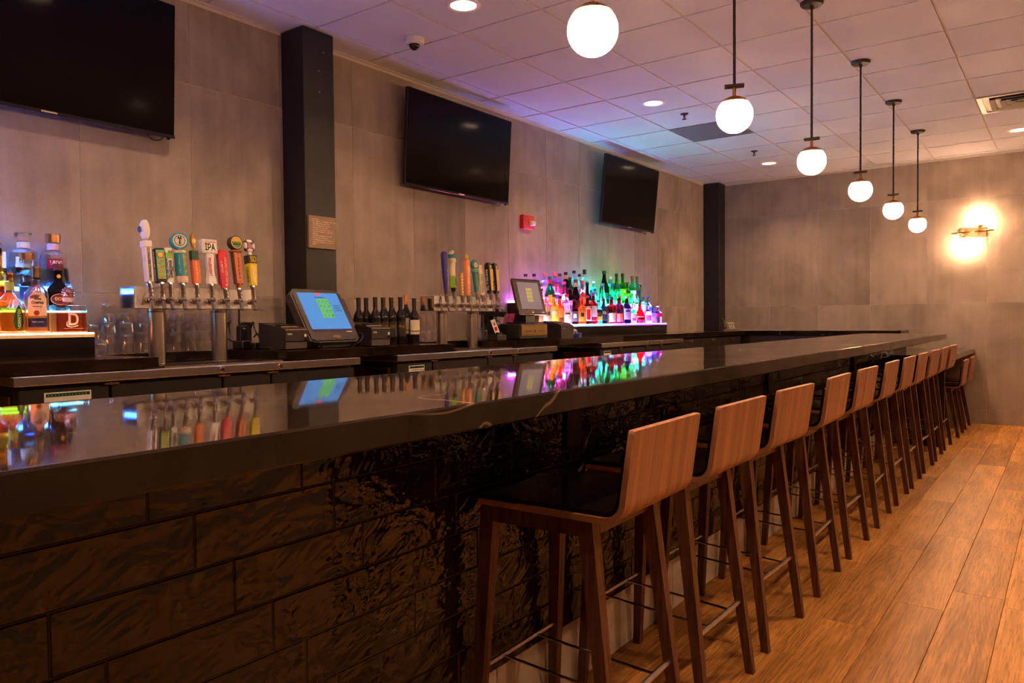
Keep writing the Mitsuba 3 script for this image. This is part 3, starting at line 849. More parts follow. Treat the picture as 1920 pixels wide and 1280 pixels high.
# the rainbow-lit shelf: (kind, y, top height, radius, tint, cap, label, second label, neck, wording)
BACK = [
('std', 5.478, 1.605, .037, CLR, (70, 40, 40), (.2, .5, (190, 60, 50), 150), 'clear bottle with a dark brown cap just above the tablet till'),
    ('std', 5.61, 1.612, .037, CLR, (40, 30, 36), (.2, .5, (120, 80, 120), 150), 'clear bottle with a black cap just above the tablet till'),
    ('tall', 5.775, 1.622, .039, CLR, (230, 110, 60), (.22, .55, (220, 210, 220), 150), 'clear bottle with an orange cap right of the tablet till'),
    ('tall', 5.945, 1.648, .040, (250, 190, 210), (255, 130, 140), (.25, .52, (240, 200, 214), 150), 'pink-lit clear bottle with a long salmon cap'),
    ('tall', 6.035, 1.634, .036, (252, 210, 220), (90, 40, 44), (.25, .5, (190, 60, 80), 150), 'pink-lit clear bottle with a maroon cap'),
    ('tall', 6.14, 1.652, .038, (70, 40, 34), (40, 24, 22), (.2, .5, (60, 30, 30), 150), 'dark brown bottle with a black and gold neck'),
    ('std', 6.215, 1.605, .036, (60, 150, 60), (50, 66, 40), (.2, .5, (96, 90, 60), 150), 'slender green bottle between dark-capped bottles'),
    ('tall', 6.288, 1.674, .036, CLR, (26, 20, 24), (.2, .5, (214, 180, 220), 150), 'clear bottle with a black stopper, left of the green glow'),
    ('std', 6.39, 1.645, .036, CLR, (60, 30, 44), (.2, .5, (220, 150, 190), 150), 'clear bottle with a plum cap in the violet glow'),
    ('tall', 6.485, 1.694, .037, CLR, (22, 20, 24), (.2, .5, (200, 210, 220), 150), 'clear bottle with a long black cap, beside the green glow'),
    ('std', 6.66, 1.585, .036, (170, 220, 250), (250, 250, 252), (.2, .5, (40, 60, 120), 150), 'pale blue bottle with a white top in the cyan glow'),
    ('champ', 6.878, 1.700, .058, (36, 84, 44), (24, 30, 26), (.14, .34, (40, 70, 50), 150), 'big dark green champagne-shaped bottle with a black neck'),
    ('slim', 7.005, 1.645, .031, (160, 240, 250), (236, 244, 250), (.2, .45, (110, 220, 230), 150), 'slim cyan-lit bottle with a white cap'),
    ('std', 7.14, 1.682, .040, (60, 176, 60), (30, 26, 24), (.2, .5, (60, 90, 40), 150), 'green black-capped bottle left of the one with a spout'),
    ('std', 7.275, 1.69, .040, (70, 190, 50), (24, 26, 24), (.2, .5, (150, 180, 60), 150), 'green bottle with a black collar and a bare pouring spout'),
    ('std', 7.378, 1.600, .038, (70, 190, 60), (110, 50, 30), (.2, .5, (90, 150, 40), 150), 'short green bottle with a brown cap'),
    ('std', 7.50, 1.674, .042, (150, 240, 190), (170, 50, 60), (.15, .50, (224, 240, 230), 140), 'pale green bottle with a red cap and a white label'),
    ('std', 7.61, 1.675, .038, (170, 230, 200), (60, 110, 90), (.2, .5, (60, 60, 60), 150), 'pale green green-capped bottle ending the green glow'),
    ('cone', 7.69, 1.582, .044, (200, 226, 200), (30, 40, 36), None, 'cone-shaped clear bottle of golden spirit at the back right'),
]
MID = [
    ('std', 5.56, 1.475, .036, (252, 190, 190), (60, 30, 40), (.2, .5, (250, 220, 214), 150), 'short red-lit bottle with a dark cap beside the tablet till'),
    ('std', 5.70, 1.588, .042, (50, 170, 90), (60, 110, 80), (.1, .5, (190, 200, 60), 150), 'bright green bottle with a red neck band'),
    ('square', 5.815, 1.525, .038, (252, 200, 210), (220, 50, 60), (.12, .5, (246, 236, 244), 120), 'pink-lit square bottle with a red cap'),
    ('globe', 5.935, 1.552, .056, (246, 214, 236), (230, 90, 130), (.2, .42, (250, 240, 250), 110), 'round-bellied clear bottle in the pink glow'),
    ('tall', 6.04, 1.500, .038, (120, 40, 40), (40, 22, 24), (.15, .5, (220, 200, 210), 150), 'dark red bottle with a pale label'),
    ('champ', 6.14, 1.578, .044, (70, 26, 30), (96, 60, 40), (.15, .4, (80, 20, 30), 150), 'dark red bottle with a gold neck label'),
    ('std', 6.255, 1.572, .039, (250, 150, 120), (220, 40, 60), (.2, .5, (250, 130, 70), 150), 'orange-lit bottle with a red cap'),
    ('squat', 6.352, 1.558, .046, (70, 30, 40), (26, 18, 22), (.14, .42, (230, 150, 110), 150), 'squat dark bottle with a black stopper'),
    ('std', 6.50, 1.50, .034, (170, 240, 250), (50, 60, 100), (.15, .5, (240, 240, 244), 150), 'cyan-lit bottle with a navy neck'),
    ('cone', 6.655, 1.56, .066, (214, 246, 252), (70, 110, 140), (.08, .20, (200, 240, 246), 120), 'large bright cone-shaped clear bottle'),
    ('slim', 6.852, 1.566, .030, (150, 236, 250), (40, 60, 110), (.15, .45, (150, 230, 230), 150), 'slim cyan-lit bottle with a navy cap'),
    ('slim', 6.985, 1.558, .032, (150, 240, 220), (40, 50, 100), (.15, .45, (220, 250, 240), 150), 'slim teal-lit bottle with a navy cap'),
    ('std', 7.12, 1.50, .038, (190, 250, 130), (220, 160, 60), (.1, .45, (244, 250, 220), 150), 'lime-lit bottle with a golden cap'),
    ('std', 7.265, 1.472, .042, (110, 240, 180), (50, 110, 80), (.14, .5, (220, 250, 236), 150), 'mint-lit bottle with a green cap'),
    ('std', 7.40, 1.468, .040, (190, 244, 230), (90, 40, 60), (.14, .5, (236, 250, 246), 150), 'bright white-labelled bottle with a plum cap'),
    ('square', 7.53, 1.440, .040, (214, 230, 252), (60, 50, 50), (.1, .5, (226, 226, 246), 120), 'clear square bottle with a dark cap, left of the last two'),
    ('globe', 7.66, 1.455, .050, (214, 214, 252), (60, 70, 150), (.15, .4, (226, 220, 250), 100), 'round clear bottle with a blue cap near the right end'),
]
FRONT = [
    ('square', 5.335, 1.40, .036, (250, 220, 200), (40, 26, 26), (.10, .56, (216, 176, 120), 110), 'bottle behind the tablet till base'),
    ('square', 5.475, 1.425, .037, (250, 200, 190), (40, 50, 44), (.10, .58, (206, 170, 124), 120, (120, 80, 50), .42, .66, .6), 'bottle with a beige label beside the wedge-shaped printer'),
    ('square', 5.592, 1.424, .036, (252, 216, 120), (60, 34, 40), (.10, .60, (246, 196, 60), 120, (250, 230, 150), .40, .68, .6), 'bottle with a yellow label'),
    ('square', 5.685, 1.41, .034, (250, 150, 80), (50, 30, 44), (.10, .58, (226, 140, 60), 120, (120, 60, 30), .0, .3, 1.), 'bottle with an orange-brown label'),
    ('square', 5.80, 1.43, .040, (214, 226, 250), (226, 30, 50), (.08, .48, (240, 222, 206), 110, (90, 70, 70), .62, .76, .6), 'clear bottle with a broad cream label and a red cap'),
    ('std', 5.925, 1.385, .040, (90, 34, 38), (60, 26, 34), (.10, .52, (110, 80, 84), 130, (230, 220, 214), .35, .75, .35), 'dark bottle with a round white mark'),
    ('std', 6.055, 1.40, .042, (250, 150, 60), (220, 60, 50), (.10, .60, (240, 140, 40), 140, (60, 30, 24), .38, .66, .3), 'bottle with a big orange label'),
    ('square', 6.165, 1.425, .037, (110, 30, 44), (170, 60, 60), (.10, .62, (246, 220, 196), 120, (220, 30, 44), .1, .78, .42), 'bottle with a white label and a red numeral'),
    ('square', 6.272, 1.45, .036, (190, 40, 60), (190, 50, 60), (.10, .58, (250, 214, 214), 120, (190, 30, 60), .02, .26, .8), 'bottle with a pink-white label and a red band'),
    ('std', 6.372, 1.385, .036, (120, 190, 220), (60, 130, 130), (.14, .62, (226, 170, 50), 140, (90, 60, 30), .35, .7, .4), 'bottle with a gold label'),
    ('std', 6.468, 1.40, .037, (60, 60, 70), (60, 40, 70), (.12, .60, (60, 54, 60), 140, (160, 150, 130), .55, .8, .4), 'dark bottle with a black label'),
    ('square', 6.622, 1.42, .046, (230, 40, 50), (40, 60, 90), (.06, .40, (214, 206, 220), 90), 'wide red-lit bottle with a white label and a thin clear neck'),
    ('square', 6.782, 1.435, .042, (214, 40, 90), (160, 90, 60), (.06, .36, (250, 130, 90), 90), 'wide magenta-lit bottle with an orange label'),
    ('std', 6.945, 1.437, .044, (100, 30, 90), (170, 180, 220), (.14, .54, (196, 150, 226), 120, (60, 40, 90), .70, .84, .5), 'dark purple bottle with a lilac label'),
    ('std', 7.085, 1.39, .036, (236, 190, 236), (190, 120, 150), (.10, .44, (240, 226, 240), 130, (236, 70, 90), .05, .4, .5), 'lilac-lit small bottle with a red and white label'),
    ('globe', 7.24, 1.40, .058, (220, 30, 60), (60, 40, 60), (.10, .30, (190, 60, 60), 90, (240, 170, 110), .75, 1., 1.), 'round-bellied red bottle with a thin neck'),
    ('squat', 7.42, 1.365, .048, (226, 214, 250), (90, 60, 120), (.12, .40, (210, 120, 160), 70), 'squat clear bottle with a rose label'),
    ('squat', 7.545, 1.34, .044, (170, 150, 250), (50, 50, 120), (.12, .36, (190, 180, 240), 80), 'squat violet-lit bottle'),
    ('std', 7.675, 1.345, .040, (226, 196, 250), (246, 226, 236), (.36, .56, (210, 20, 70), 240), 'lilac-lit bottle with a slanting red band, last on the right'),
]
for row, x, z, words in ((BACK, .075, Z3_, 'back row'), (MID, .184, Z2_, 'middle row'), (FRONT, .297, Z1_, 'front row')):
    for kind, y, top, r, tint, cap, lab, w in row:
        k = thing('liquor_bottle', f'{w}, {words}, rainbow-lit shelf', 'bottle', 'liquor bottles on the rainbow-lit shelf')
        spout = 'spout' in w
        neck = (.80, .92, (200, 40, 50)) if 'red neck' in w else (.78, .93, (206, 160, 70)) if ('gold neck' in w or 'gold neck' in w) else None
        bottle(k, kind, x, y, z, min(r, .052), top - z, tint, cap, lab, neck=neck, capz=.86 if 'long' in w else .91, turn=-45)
        if spout:
            part(k, 'pouring_spout', cyl((0, 0, top - z - .004), (.012, -.012, top - z + .035), .006, .004), 'm_metal', (214, 190, 160), to=T4().translate([x, y, z]))

# the blue-lit shelf at the left edge: larger in the picture, hollow glass with spirit inside


def big(name_label, kind, x, y, z, r, h, fill, liq, ax=1.0, tint=None):
    k = thing('liquor_bottle', name_label, 'bottle', 'liquor bottles on the blue-lit shelf')
    t = T4().translate([x, y, z + .0004])
    outer = skin(kind, r, h, 32, ax=ax)
    if tint is None:
        inner = skin(kind, r, h, 32, dr_=-.0028, z0=.03, ax=ax)
        inner.invert()
        part(k, 'glass', cat(outer, inner), 'm_glass', None, 35, to=t)
        if fill:
            part(k, 'spirit', skin(kind, r, h, 32, dr_=-.0034, z0=.034, z1=fill, ax=ax), 'm_liquid', liq, 35, to=t)
    else:
        part(k, 'glass', outer, 'm_tint', tint, 35, to=t)
    return k, t


def cap_on(k, t, r, z0, z1, col, mat='m_paint', name='cap'):
    part(k, name, lathe([(0, z0), (r, z0), (r * 1.02, z1 - .003), (r * .96, z1), (0, z1)], 28), mat, col, 35, to=t)


def write(k, t, s, R, z, height=None, length=None, col=(30, 24, 24), turn=-22, name='lettering', vertical=False, ax=None):
    m = text(s, height, length, .0005)
    if vertical:
        m = rot(m, 90, (0, 0, 1))
    part(k, name, rot(mv(bend(m, R), z=z), turn, (0, 0, 1)), 'm_matte', col, False, to=t)


PAPER = (226, 196, 168)
# front row
k, t = big('wide bottle of golden spirit with a green leaf label at the picture edge, front row', 'squat', .302, 1.345, Z1_, .058, .255, .42, (250, 196, 84))
cap_on(k, t, .0185, .225, .258, (176, 120, 60), 'm_metal')
part(k, 'neck_band', label_skin('squat', .058, .255, .72, .86, -20, 340, 16), 'm_matte', (150, 160, 70), False, to=t)
leaf = trimesh.creation.extrude_polygon(sg.Polygon([(0, -.052), (.014, -.046), (.0205, -.02), (.019, .012), (.008, .042), (0, .056), (-.008, .042), (-.019, .012), (-.0205, -.02), (-.014, -.046)]), .0006, engine='earcut').subdivide().subdivide()
part(k, 'leaf_label', rot(mv(bend(leaf, .0594), z=.066), 12, (0, 0, 1)), 'm_matte', (48, 92, 44), False, to=t)
write(k, t, 'HORNITOS', .0602, .062, length=.084, height=.0115, col=(226, 214, 170), turn=12, vertical=True)
k, t = big('clear bottle with an arched cream label, dark blue lower label and bronze cap, front row', 'std', .292, 1.453, Z1_, .047, .290, .36, (250, 214, 190))
cap_on(k, t, .0165, .232, .292, (150, 120, 90), 'm_metal')
part(k, 'cream_label', label_skin('std', .047, .290, .26, .52, -16, 92, 14), 'm_matte', PAPER, False, to=t)
arch = trimesh.creation.extrude_polygon(sg.Point(0, 0).buffer(.037).intersection(sg.box(-.1, -.004, .1, .1)), .0005, engine='earcut').subdivide()
part(k, 'label_arch', rot(mv(bend(arch, .0475), z=.140), -16, (0, 0, 1)), 'm_matte', PAPER, False, to=t)
part(k, 'blue_label', label_skin('std', .047, .290, .09, .225, -16, 96, 14), 'm_matte', (34, 36, 78), False, to=t)
write(k, t, 'Jose', .0486, .149, height=.0085, turn=-16)
write(k, t, 'Cuervo', .0486, .133, length=.046, height=.0125, turn=-16)
write(k, t, 'ESPECIAL', .0486, .116, length=.036, height=.0045, col=(150, 60, 40), turn=-16)
write(k, t, 'BLUE AGAVE', .0484, .049, length=.044, height=.0052, col=(170, 170, 200), turn=-16)
part(k, 'wax_seal', rot(mv(bend(trimesh.creation.cylinder(.0105, .0006, sections=20).subdivide(), .0488), z=.088), -22, (0, 0, 1)), 'm_matte', (150, 52, 40), False, to=t)
PRO['box'] = [(.97, 0, 9), (1, .02, 9), (1, .70, 9), (.97, .745, 8), (.55, .755, 4), (.32, .765, 2), (.30, .85, 2), (.33, .86, 2)]
k, t = big('square amber decanter with a big white letter and a round beaded stopper, front row', 'box', .285, 1.588, Z1_, .066, .165, .52, (220, 140, 96), ax=.62)
part(k, 'stopper', cat(trimesh.creation.icosphere(2, .024).apply_translation((0, 0, .180)), *[mv(trimesh.creation.icosphere(0, .0048), *(np.array([math.cos(a) * math.sin(b), math.sin(a) * math.sin(b), math.cos(b)]) * .0245 + (0, 0, .180))) for b in np.linspace(.5, 2.3, 5) for a in np.linspace(0, 6.28, 11)[:-1]]), 'm_chrome', (226, 200, 190), 30, to=t)
part(k, 'collar', cyl((0, 0, .140), (0, 0, .158), .0225, n=24), 'm_paint', (206, 196, 206), to=t)
part(k, 'letter', put(text('D', height=.052, depth=.0008), (.0418, .002, .060), *YZ), 'm_matte', (236, 214, 206), False, to=t)
part(k, 'letter_flourish', tube([(.0424, .02, .032), (.0424, -.006, .026), (.0424, -.026, .034), (.0424, -.024, .048), (.0424, -.012, .050)], .0022), 'm_matte', (236, 214, 206), to=t)
part(k, 'fine_print', bx(.0416, .0422, -.04, .046, .0185, .0195), 'm_matte', (230, 160, 120), False, to=t)
# middle row
k, t = big('amber bottle with an orange-yellow round label, cut off by the left edge, middle row', 'globe', .184, 1.345, Z2_, .058, .27, .3, (226, 140, 40), tint=(240, 170, 70))
cap_on(k, t, .017, .24, .272, (60, 40, 30))
part(k, 'round_label', label_skin('globe', .058, .27, .14, .40, 0, 110, 14), 'm_matte', (236, 160, 50), False, to=t)
write(k, t, 'Puro', .0592, .082, height=.014, turn=0, col=(40, 30, 60))
k, t = big('square-shouldered clear blue-lit bottle with a bronze cap and blue label, middle row', 'square', .184, 1.462, Z2_, .044, .250, .5, (190, 226, 250))
cap_on(k, t, .0275, .226, .258, (196, 150, 100), 'm_metal')
part(k, 'blue_label', label_skin('square', .044, .250, .20, .42, -20, 74, 14), 'm_matte', (30, 70, 170), False, to=t)
write(k, t, '1800', .0465, .080, length=.042, height=.017, turn=-12, col=(236, 240, 250))
k, t = big('dark brown long-necked bottle with an oval copper label, middle row', 'globe', .180, 1.592, Z2_, .056, .214, None, None, tint=(66, 24, 18))
cap_on(k, t, .0195, .186, .216, (92, 40, 44))
ov = trimesh.creation.extrude_polygon(__import__('shapely').affinity.scale(sg.Point(0, 0).buffer(1), .042, .026), .0006, engine='earcut').subdivide().subdivide()
part(k, 'oval_label', rot(mv(bend(ov, .0562), z=.052), -14, (0, 0, 1)), 'm_matte', (206, 130, 70), False, to=t)
ov2 = trimesh.creation.extrude_polygon(__import__('shapely').affinity.scale(sg.Point(0, 0).buffer(1), .038, .0225), .0006, engine='earcut').subdivide().subdivide()
part(k, 'oval_field', rot(mv(bend(ov2, .0568), z=.052), -14, (0, 0, 1)), 'm_matte', (104, 34, 26), False, to=t)
write(k, t, 'GOLD', .0576, .054, length=.048, height=.014, turn=-14, col=(230, 166, 96))
part(k, 'neck_seal', rot(mv(bend(trimesh.creation.cylinder(.009, .0006, sections=18).subdivide(), .0168), z=.158), -14, (0, 0, 1)), 'm_matte', (220, 150, 70), False, to=t)
# back row
k, t = big('bottle with a black cap and white label, cut off by the left edge, back row', 'std', .067, 1.375, Z3_, .046, .305, .4, (250, 200, 120))
cap_on(k, t, .018, .26, .307, (16, 14, 18))
part(k, 'white_label', label_skin('std', .046, .305, .3, .54, -10, 120, 14), 'm_matte', (226, 226, 230), False, to=t)
write(k, t, '1800', .0474, .125, length=.04, height=.016, turn=-10)
PRO['trapeze'] = [(.97, 0, 6), (1, .02, 6), (.74, .70, 5), (.60, .745, 4), (.40, .765, 2), (.40, .90, 2), (.44, .905, 2), (.44, .92, 2)]
for y, stop, lab, tx, words in ((1.49, 'glass', (206, 222, 240), (30, 30, 60), 'tapered clear bottle with a flared glass stopper, back row'), (1.618, 'bronze', (130, 36, 60), (236, 226, 226), 'tapered clear bottle with a bronze cap and maroon label, back row')):
    k, t = big(words, 'trapeze', .075, y, Z3_, .062, .240, .42, (200, 230, 250))
    if stop == 'glass':
        part(k, 'stopper', ring([(.021, .021, .221, 3), (.030, .030, .243, 4), (.032, .032, .256, 4), (.026, .026, .262, 4)], 28), 'm_glass', None, 30, to=t)
    else:
        cap_on(k, t, .031, .222, .262, (200, 150, 96), 'm_metal')
    part(k, 'neck_label', label_skin('trapeze', .062, .240, .78, .895, -20, 340, 18), 'm_matte', (214, 214, 224) if stop == 'glass' else (226, 190, 196), False, to=t)
    part(k, 'front_label', label_skin('trapeze', .062, .240, .40, .60, -14, 70, 14), 'm_matte', lab, False, to=t)
    write(k, t, '1800', .0605, .125, length=.055, height=.019, turn=-14, col=tx)

# ------------------------------------------------------------------ beer towers
STEEL, CHROME = (196, 184, 172), (196, 188, 180)
lever = cat(cyl((0, 0, .0), (.048, 0, 0), .0105, n=12), cyl((.028, 0, 0), (.034, 0, 0), .016, n=12), cyl((.010, 0, 0), (.014, 0, 0), .0145, n=12),
            trimesh.creation.icosphere(1, .0165).apply_translation((.050, 0, .006)), cyl((.050, 0, 0), (.050, 0, .034), .0125, .010, n=12), cyl((.050, 0, .034), (.050, 0, .040), .013, n=12),
            cyl((.050, 0, .04), (.050, 0, .078), .0085, .006, n=12), cyl((.050, 0, .052), (.050, 0, .058), .0105, n=12),
            cyl((.052, 0, .0), (.066, 0, -.040), .0095, .0085, n=12), cyl((.0645, 0, -.036), (.0665, 0, -.042), .0102, n=12))
FAUCET = shape(lever, 'm_chrome', CHROME, 40)


def beer_tower(label, y0, y1, posts, faucets, split=None):
    k = thing('beer_tower', label, 'beer tower')
    x0, x1, z0, z1 = .285, .42, 1.268, 1.372
    if split:
        part(k, 'tap_box', cat(rb(x0, x1, y0, split - .012, z0, z1, .002), rb(x0, x1, split + .012, y1, z0, z1, .002), bx(x0 + .01, x1 - .02, split - .013, split + .013, z0 + .004, z1 - .004)), 'm_satin', smooth=False)
    else:
        part(k, 'tap_box', rb(x0, x1, y0, y1, z0, z1, .002), 'm_satin', smooth=False)
    part(k, 'end_plate', rb(x0 + .002, x1 - .002, y0 - .002, y0, z0 + .002, z1 - .002, .0008), 'm_chrome', (206, 204, 206), False, label='mirror-bright end plate')
    for y in posts:
        p = part(k, 'post', cyl((.352, y, .9937), (.352, y, z0 - .0005), .0385, n=36), 'm_metal', STEEL, 40)
        part(p, 'collar', lathe([(.0388, .008), (.060, .006), (.060, 0), (.0388, 0), (.0388, .008)], 36), 'm_chrome', CHROME, 30, to=T4().translate([.352, y, .9945]))
        part(p, 'neck_band', cyl((.352, y, z0 - .018), (.352, y, z0 - .012), .0398, n=36), 'm_metal', (110, 100, 92), 40)
    for y in faucets:
        kk = numbered(k + '__faucet')
        scene[kk] = {**FAUCET, 'to_world': T4().translate([x1, y, 1.305])}
    return k


FA = [1.875, 1.930, 1.972, 2.035, 2.108, 2.190, 2.270, 2.349, 2.432]
FB = [3.908, 3.982, 4.062, 4.150, 4.232, 4.322, 4.404, 4.488, 4.562]
ka = beer_tower('longer polished steel beer tower on two round posts with nine taps', 1.822, 2.452, (1.962, 2.300), FA)
part(ka, 'paper_tag', put(trimesh.creation.extrude_polygon(sg.Polygon([(0, 0), (.016, .038), (.04, .034), (.026, 0), (.012, -.012)]), .001, engine='earcut'), (.424, 1.832, 1.320), *YZ), 'm_matte', (226, 206, 180), False, label='cream paper tag')
beer_tower('shorter polished steel beer tower on two round posts, its tap box in two halves', 3.90, 4.575, (4.050, 4.392), FB, 4.198)


def handle(words, y, z, lean=-7.0, turn=0.0):
    k = thing('tap_handle', words, 'tap handle')
    t = T4().translate([.47, y, z]).rotate([0, 1, 0], lean).rotate([0, 0, 1], turn)
    part(k, 'ferrule', cat(cyl((0, 0, -.010), (0, 0, .034), .0085, .0125, n=14), cyl((0, 0, .034), (0, 0, .042), .0135, n=14)), 'm_chrome', CHROME, 40, to=t)
    return k, t


def tx(k, t, s, x, z, length, height, col, y=0.0, vertical=True, down=False, name='lettering', face='f'):
    m = text(s, height, length, .0006)
    if down:
        m = put(m, (x, y, z), (0, 0, -1), (0, 1, 0))
    elif vertical:
        m = put(m, (x, y, z), *UPW)
    else:
        m = put(m, (x, y, z), *YZ)
    if face == 's':          # on the side that looks to -y
        m = put(text(s, height, length, .0006), (x, y, z), *UPS)
    part(k, name, m, 'm_matte', col, False, to=t)


def P(k, n, m, c, t, mat='m_paint', sm=30):
    return part(k, n, m, mat, c, sm, to=t)


def taper(w0, w1, d0, d1, z0, z1, p=8, n=20):
    return ring([(d0, w0, z0, p), (d0 * .5 + d1 * .5, w0 * .5 + w1 * .5, (z0 + z1) / 2, p), (d1, w1, z1, p)], n)


def disc(r, th, z, n=30, y=0):
    return cyl((-th, y, z), (th, y, z), r, n=n)


B0 = 1.383 - .034
k, t = handle('tall white square tap handle topped by a white oval medallion, first of nine', FA[0] - .006, B0)
P(k, 'shaft', taper(.0155, .0175, .0155, .0175, .042, .215), (226, 220, 212), t)
P(k, 'collar', rb(-.020, .020, -.020, .020, .205, .236, .002), (232, 226, 218), t, sm=False)
P(k, 'medallion', ring([(.020, .010, .246, 2), (.024, .019, .262, 2), (.024, .024, .290, 2), (.024, .019, .318, 2), (.020, .010, .334, 2)], 24), (230, 224, 216), t)
P(k, 'emblem', rot(cyl((0, -.0245, .290), (0, -.0255, .290), .015, n=20), 0, (0, 0, 1)), (60, 80, 130), t)
P(k, 'pin', cyl((0, 0, .235), (0, 0, .248), .006), (210, 204, 196), t)
tx(k, t, 'CORONADO BREWING CO.', .0176, .128, .158, .012, (36, 30, 30))
k, t = handle('black tap handle with a green and orange face, second of nine', FA[1], B0, turn=-12)
P(k, 'block', rb(-.030, .012, -.0225, .0225, .042, .206, .004), (22, 17, 17), t, sm=False)
P(k, 'green_face', rb(.0125, .0145, -.0185, .0185, .056, .196, .001), (76, 176, 132), t, sm=False)
P(k, 'badge', cyl((.0147, 0, .172), (.0157, 0, .172), .016, n=24), (206, 70, 40), t)
P(k, 'badge_ring', cyl((.0158, 0, .172), (.0164, 0, .172), .012, n=20), (230, 200, 110), t)
tx(k, t, 'BUENAVEZA', .0150, .104, .096, .026, (236, 160, 40))
tx(k, t, 'STONE BREWING', -.006, .122, .140, .013, (226, 220, 210), y=-.0231, face='s')
k, t = handle('white tap handle painted with a green hill, third of nine', FA[2], B0)
P(k, 'blade', taper(.0175, .0195, .009, .011, .042, .210, 6), (226, 224, 218), t)
P(k, 'hill_picture', rb(.0108, .0122, -.0175, .0175, .160, .186, .0004), (126, 170, 50), t, sm=False)
P(k, 'tree', rb(.0124, .0132, -.004, .016, .182, .196, .003), (86, 130, 50), t, sm=False)
tx(k, t, 'Delicious', .0116, .108, .084, .018, (40, 44, 44), y=.001)
tx(k, t, 'IPA', .0112, .108, .022, .011, (60, 60, 60), y=.0135)
tx(k, t, 'STONE BREWING', .0108, .122, .130, .010, (40, 30, 30), y=-.0145)
k, t = handle('teal can-shaped tap handle with a round teal and silver medallion, fourth of nine', FA[3], B0, turn=-14)
P(k, 'can', cyl((0, 0, .060), (0, 0, .188), .0275, n=30), (34, 124, 132), t)
P(k, 'lower_band', cyl((0, 0, .050), (0, 0, .074), .0279, n=30), (220, 190, 150), t)
P(k, 'upper_rim', cyl((0, 0, .185), (0, 0, .200), .0272, n=30), (226, 200, 170), t)
P(k, 'foot', cyl((0, 0, .042), (0, 0, .051), .026, n=30), (216, 200, 190), t)
P(k, 'pin', cyl((0, 0, .20), (0, 0, .216), .007), (214, 200, 180), t)
P(k, 'medallion', disc(.041, .016, .248), (24, 132, 146), t)
P(k, 'silver_face', cyl((.0162, 0, .248), (.0172, 0, .248), .033, n=30), (206, 200, 186), t)
P(k, 'face_ring', ring([(.0265, .0265, 0, 2), (.0265, .0265, .0008, 2), (.0225, .0225, .0008, 2), (.0225, .0225, 0, 2)], 28, False, False), (110, 104, 96), T4(t) @ T4().translate([.0173, 0, .248]).rotate([0, 1, 0], 90))
tx(k, t, 'M', .0174, .262, .016, .013, (46, 42, 40), vertical=False)
tx(k, t, 'T', .0174, .250, .020, .022, (46, 42, 40), vertical=False)
tx(k, t, 'E', .0174, .236, .012, .013, (46, 42, 40), vertical=False)
m = put(text('CALI CREAMIN', .020, .100, .0006), (0, 0, 0), (0, 1, 0), (0, 0, 1))
part(k, 'lettering', rot(mv(bend(rot(text('CALI CREAMIN', .017, .100, .0006), 90, (0, 0, 1)), .0278), z=.132), 28, (0, 0, 1)), 'm_matte', (240, 180, 50), False, to=t)
part(k, 'small_lettering', rot(mv(bend(rot(text('VANILLA CREAM ALE', .008, .090, .0006), 90, (0, 0, 1)), .0278), z=.130), -28, (0, 0, 1)), 'm_matte', (150, 206, 200), False, to=t)
k, t = handle('slim orange tap handle with a green band and a gold oval top, fifth of nine', FA[4], B0)
P(k, 'shaft', taper(.0185, .0195, .0135, .0145, .042, .158), (222, 104, 40), t)
P(k, 'tan_side', rb(-.012, .012, .0185, .0205, .05, .152, .0006), (206, 150, 90), t, sm=False)
P(k, 'green_band', taper(.0195, .0190, .014, .014, .159, .206), (26, 62, 40), t)
P(k, 'pin', cyl((0, 0, .205), (0, 0, .222), .006), (206, 160, 70), t, 'm_metal')
P(k, 'gold_medallion', ring([(.011, .006, .217, 2), (.012, .013, .232, 2), (.012, .016, .254, 2), (.012, .013, .276, 2), (.011, .006, .290, 2)], 24), (214, 160, 66), t, 'm_metal')
P(k, 'gold_face', rot(cyl((.0118, 0, .254), (.0126, 0, .254), .011, n=20), 0, (0, 0, 1)), (236, 204, 130), t)
tx(k, t, 'ORANGE AVE WIT', .0146, .102, .098, .010, (246, 214, 170))
k, t = handle('white waisted tap handle with a square white IPA sign, sixth of nine', FA[5], B0)
P(k, 'shaft', ring([(.015, .0245, .042, 7), (.015, .0235, .066, 7), (.014, .0185, .082, 6), (.013, .0165, .112, 6), (.013, .0185, .150, 6), (.014, .0215, .178, 6), (.014, .023, .200, 6)], 24), (228, 222, 214), t)
P(k, 'sign', rb(-.018, .016, -.0425, .0425, .196, .268, .003), (222, 216, 208), t, sm=False)
P(k, 'sign_face', rb(.0162, .0170, -.038, .038, .200, .264, .0003), (240, 234, 222), t, sm=False)
P(k, 'sign_rule', cat(*[bx(.0171, .0175, *b) for b in ((-.035, .035, .2605, .2615), (-.035, .035, .2035, .2045), (-.035, -.034, .2035, .2615), (.034, .035, .2035, .2615))]), (120, 50, 40), t, sm=False)
tx(k, t, 'IPA', .0171, .228, .056, .034, (34, 28, 26), vertical=False)
tx(k, t, 'LAGUNITAS', .0171, .253, .058, .007, (150, 60, 50), vertical=False)
tx(k, t, 'LAGUNITAS', .0142, .128, .092, .014, (176, 24, 60), down=False, y=-.006)
k, t = handle('short red paddle tap handle, seventh of nine', FA[6] - .004, B0 - .018)
P(k, 'paddle', ring([(.010, .020, .042, 5), (.011, .0235, .07, 5), (.012, .0275, .17, 5), (.012, .0275, .215, 5), (.011, .024, .232, 4), (.009, .015, .240, 3)], 24), (186, 28, 40), t)
P(k, 'dark_side', rb(-.0095, .0095, -.0295, -.0265, .06, .215, .001), (124, 24, 44), t, sm=False)
tx(k, t, 'ALPINE BEER COMPANY', .0124, .128, .150, .013, (236, 180, 170), y=.008)
tx(k, t, 'DUET', .0124, .150, .060, .010, (240, 206, 200), y=-.014)
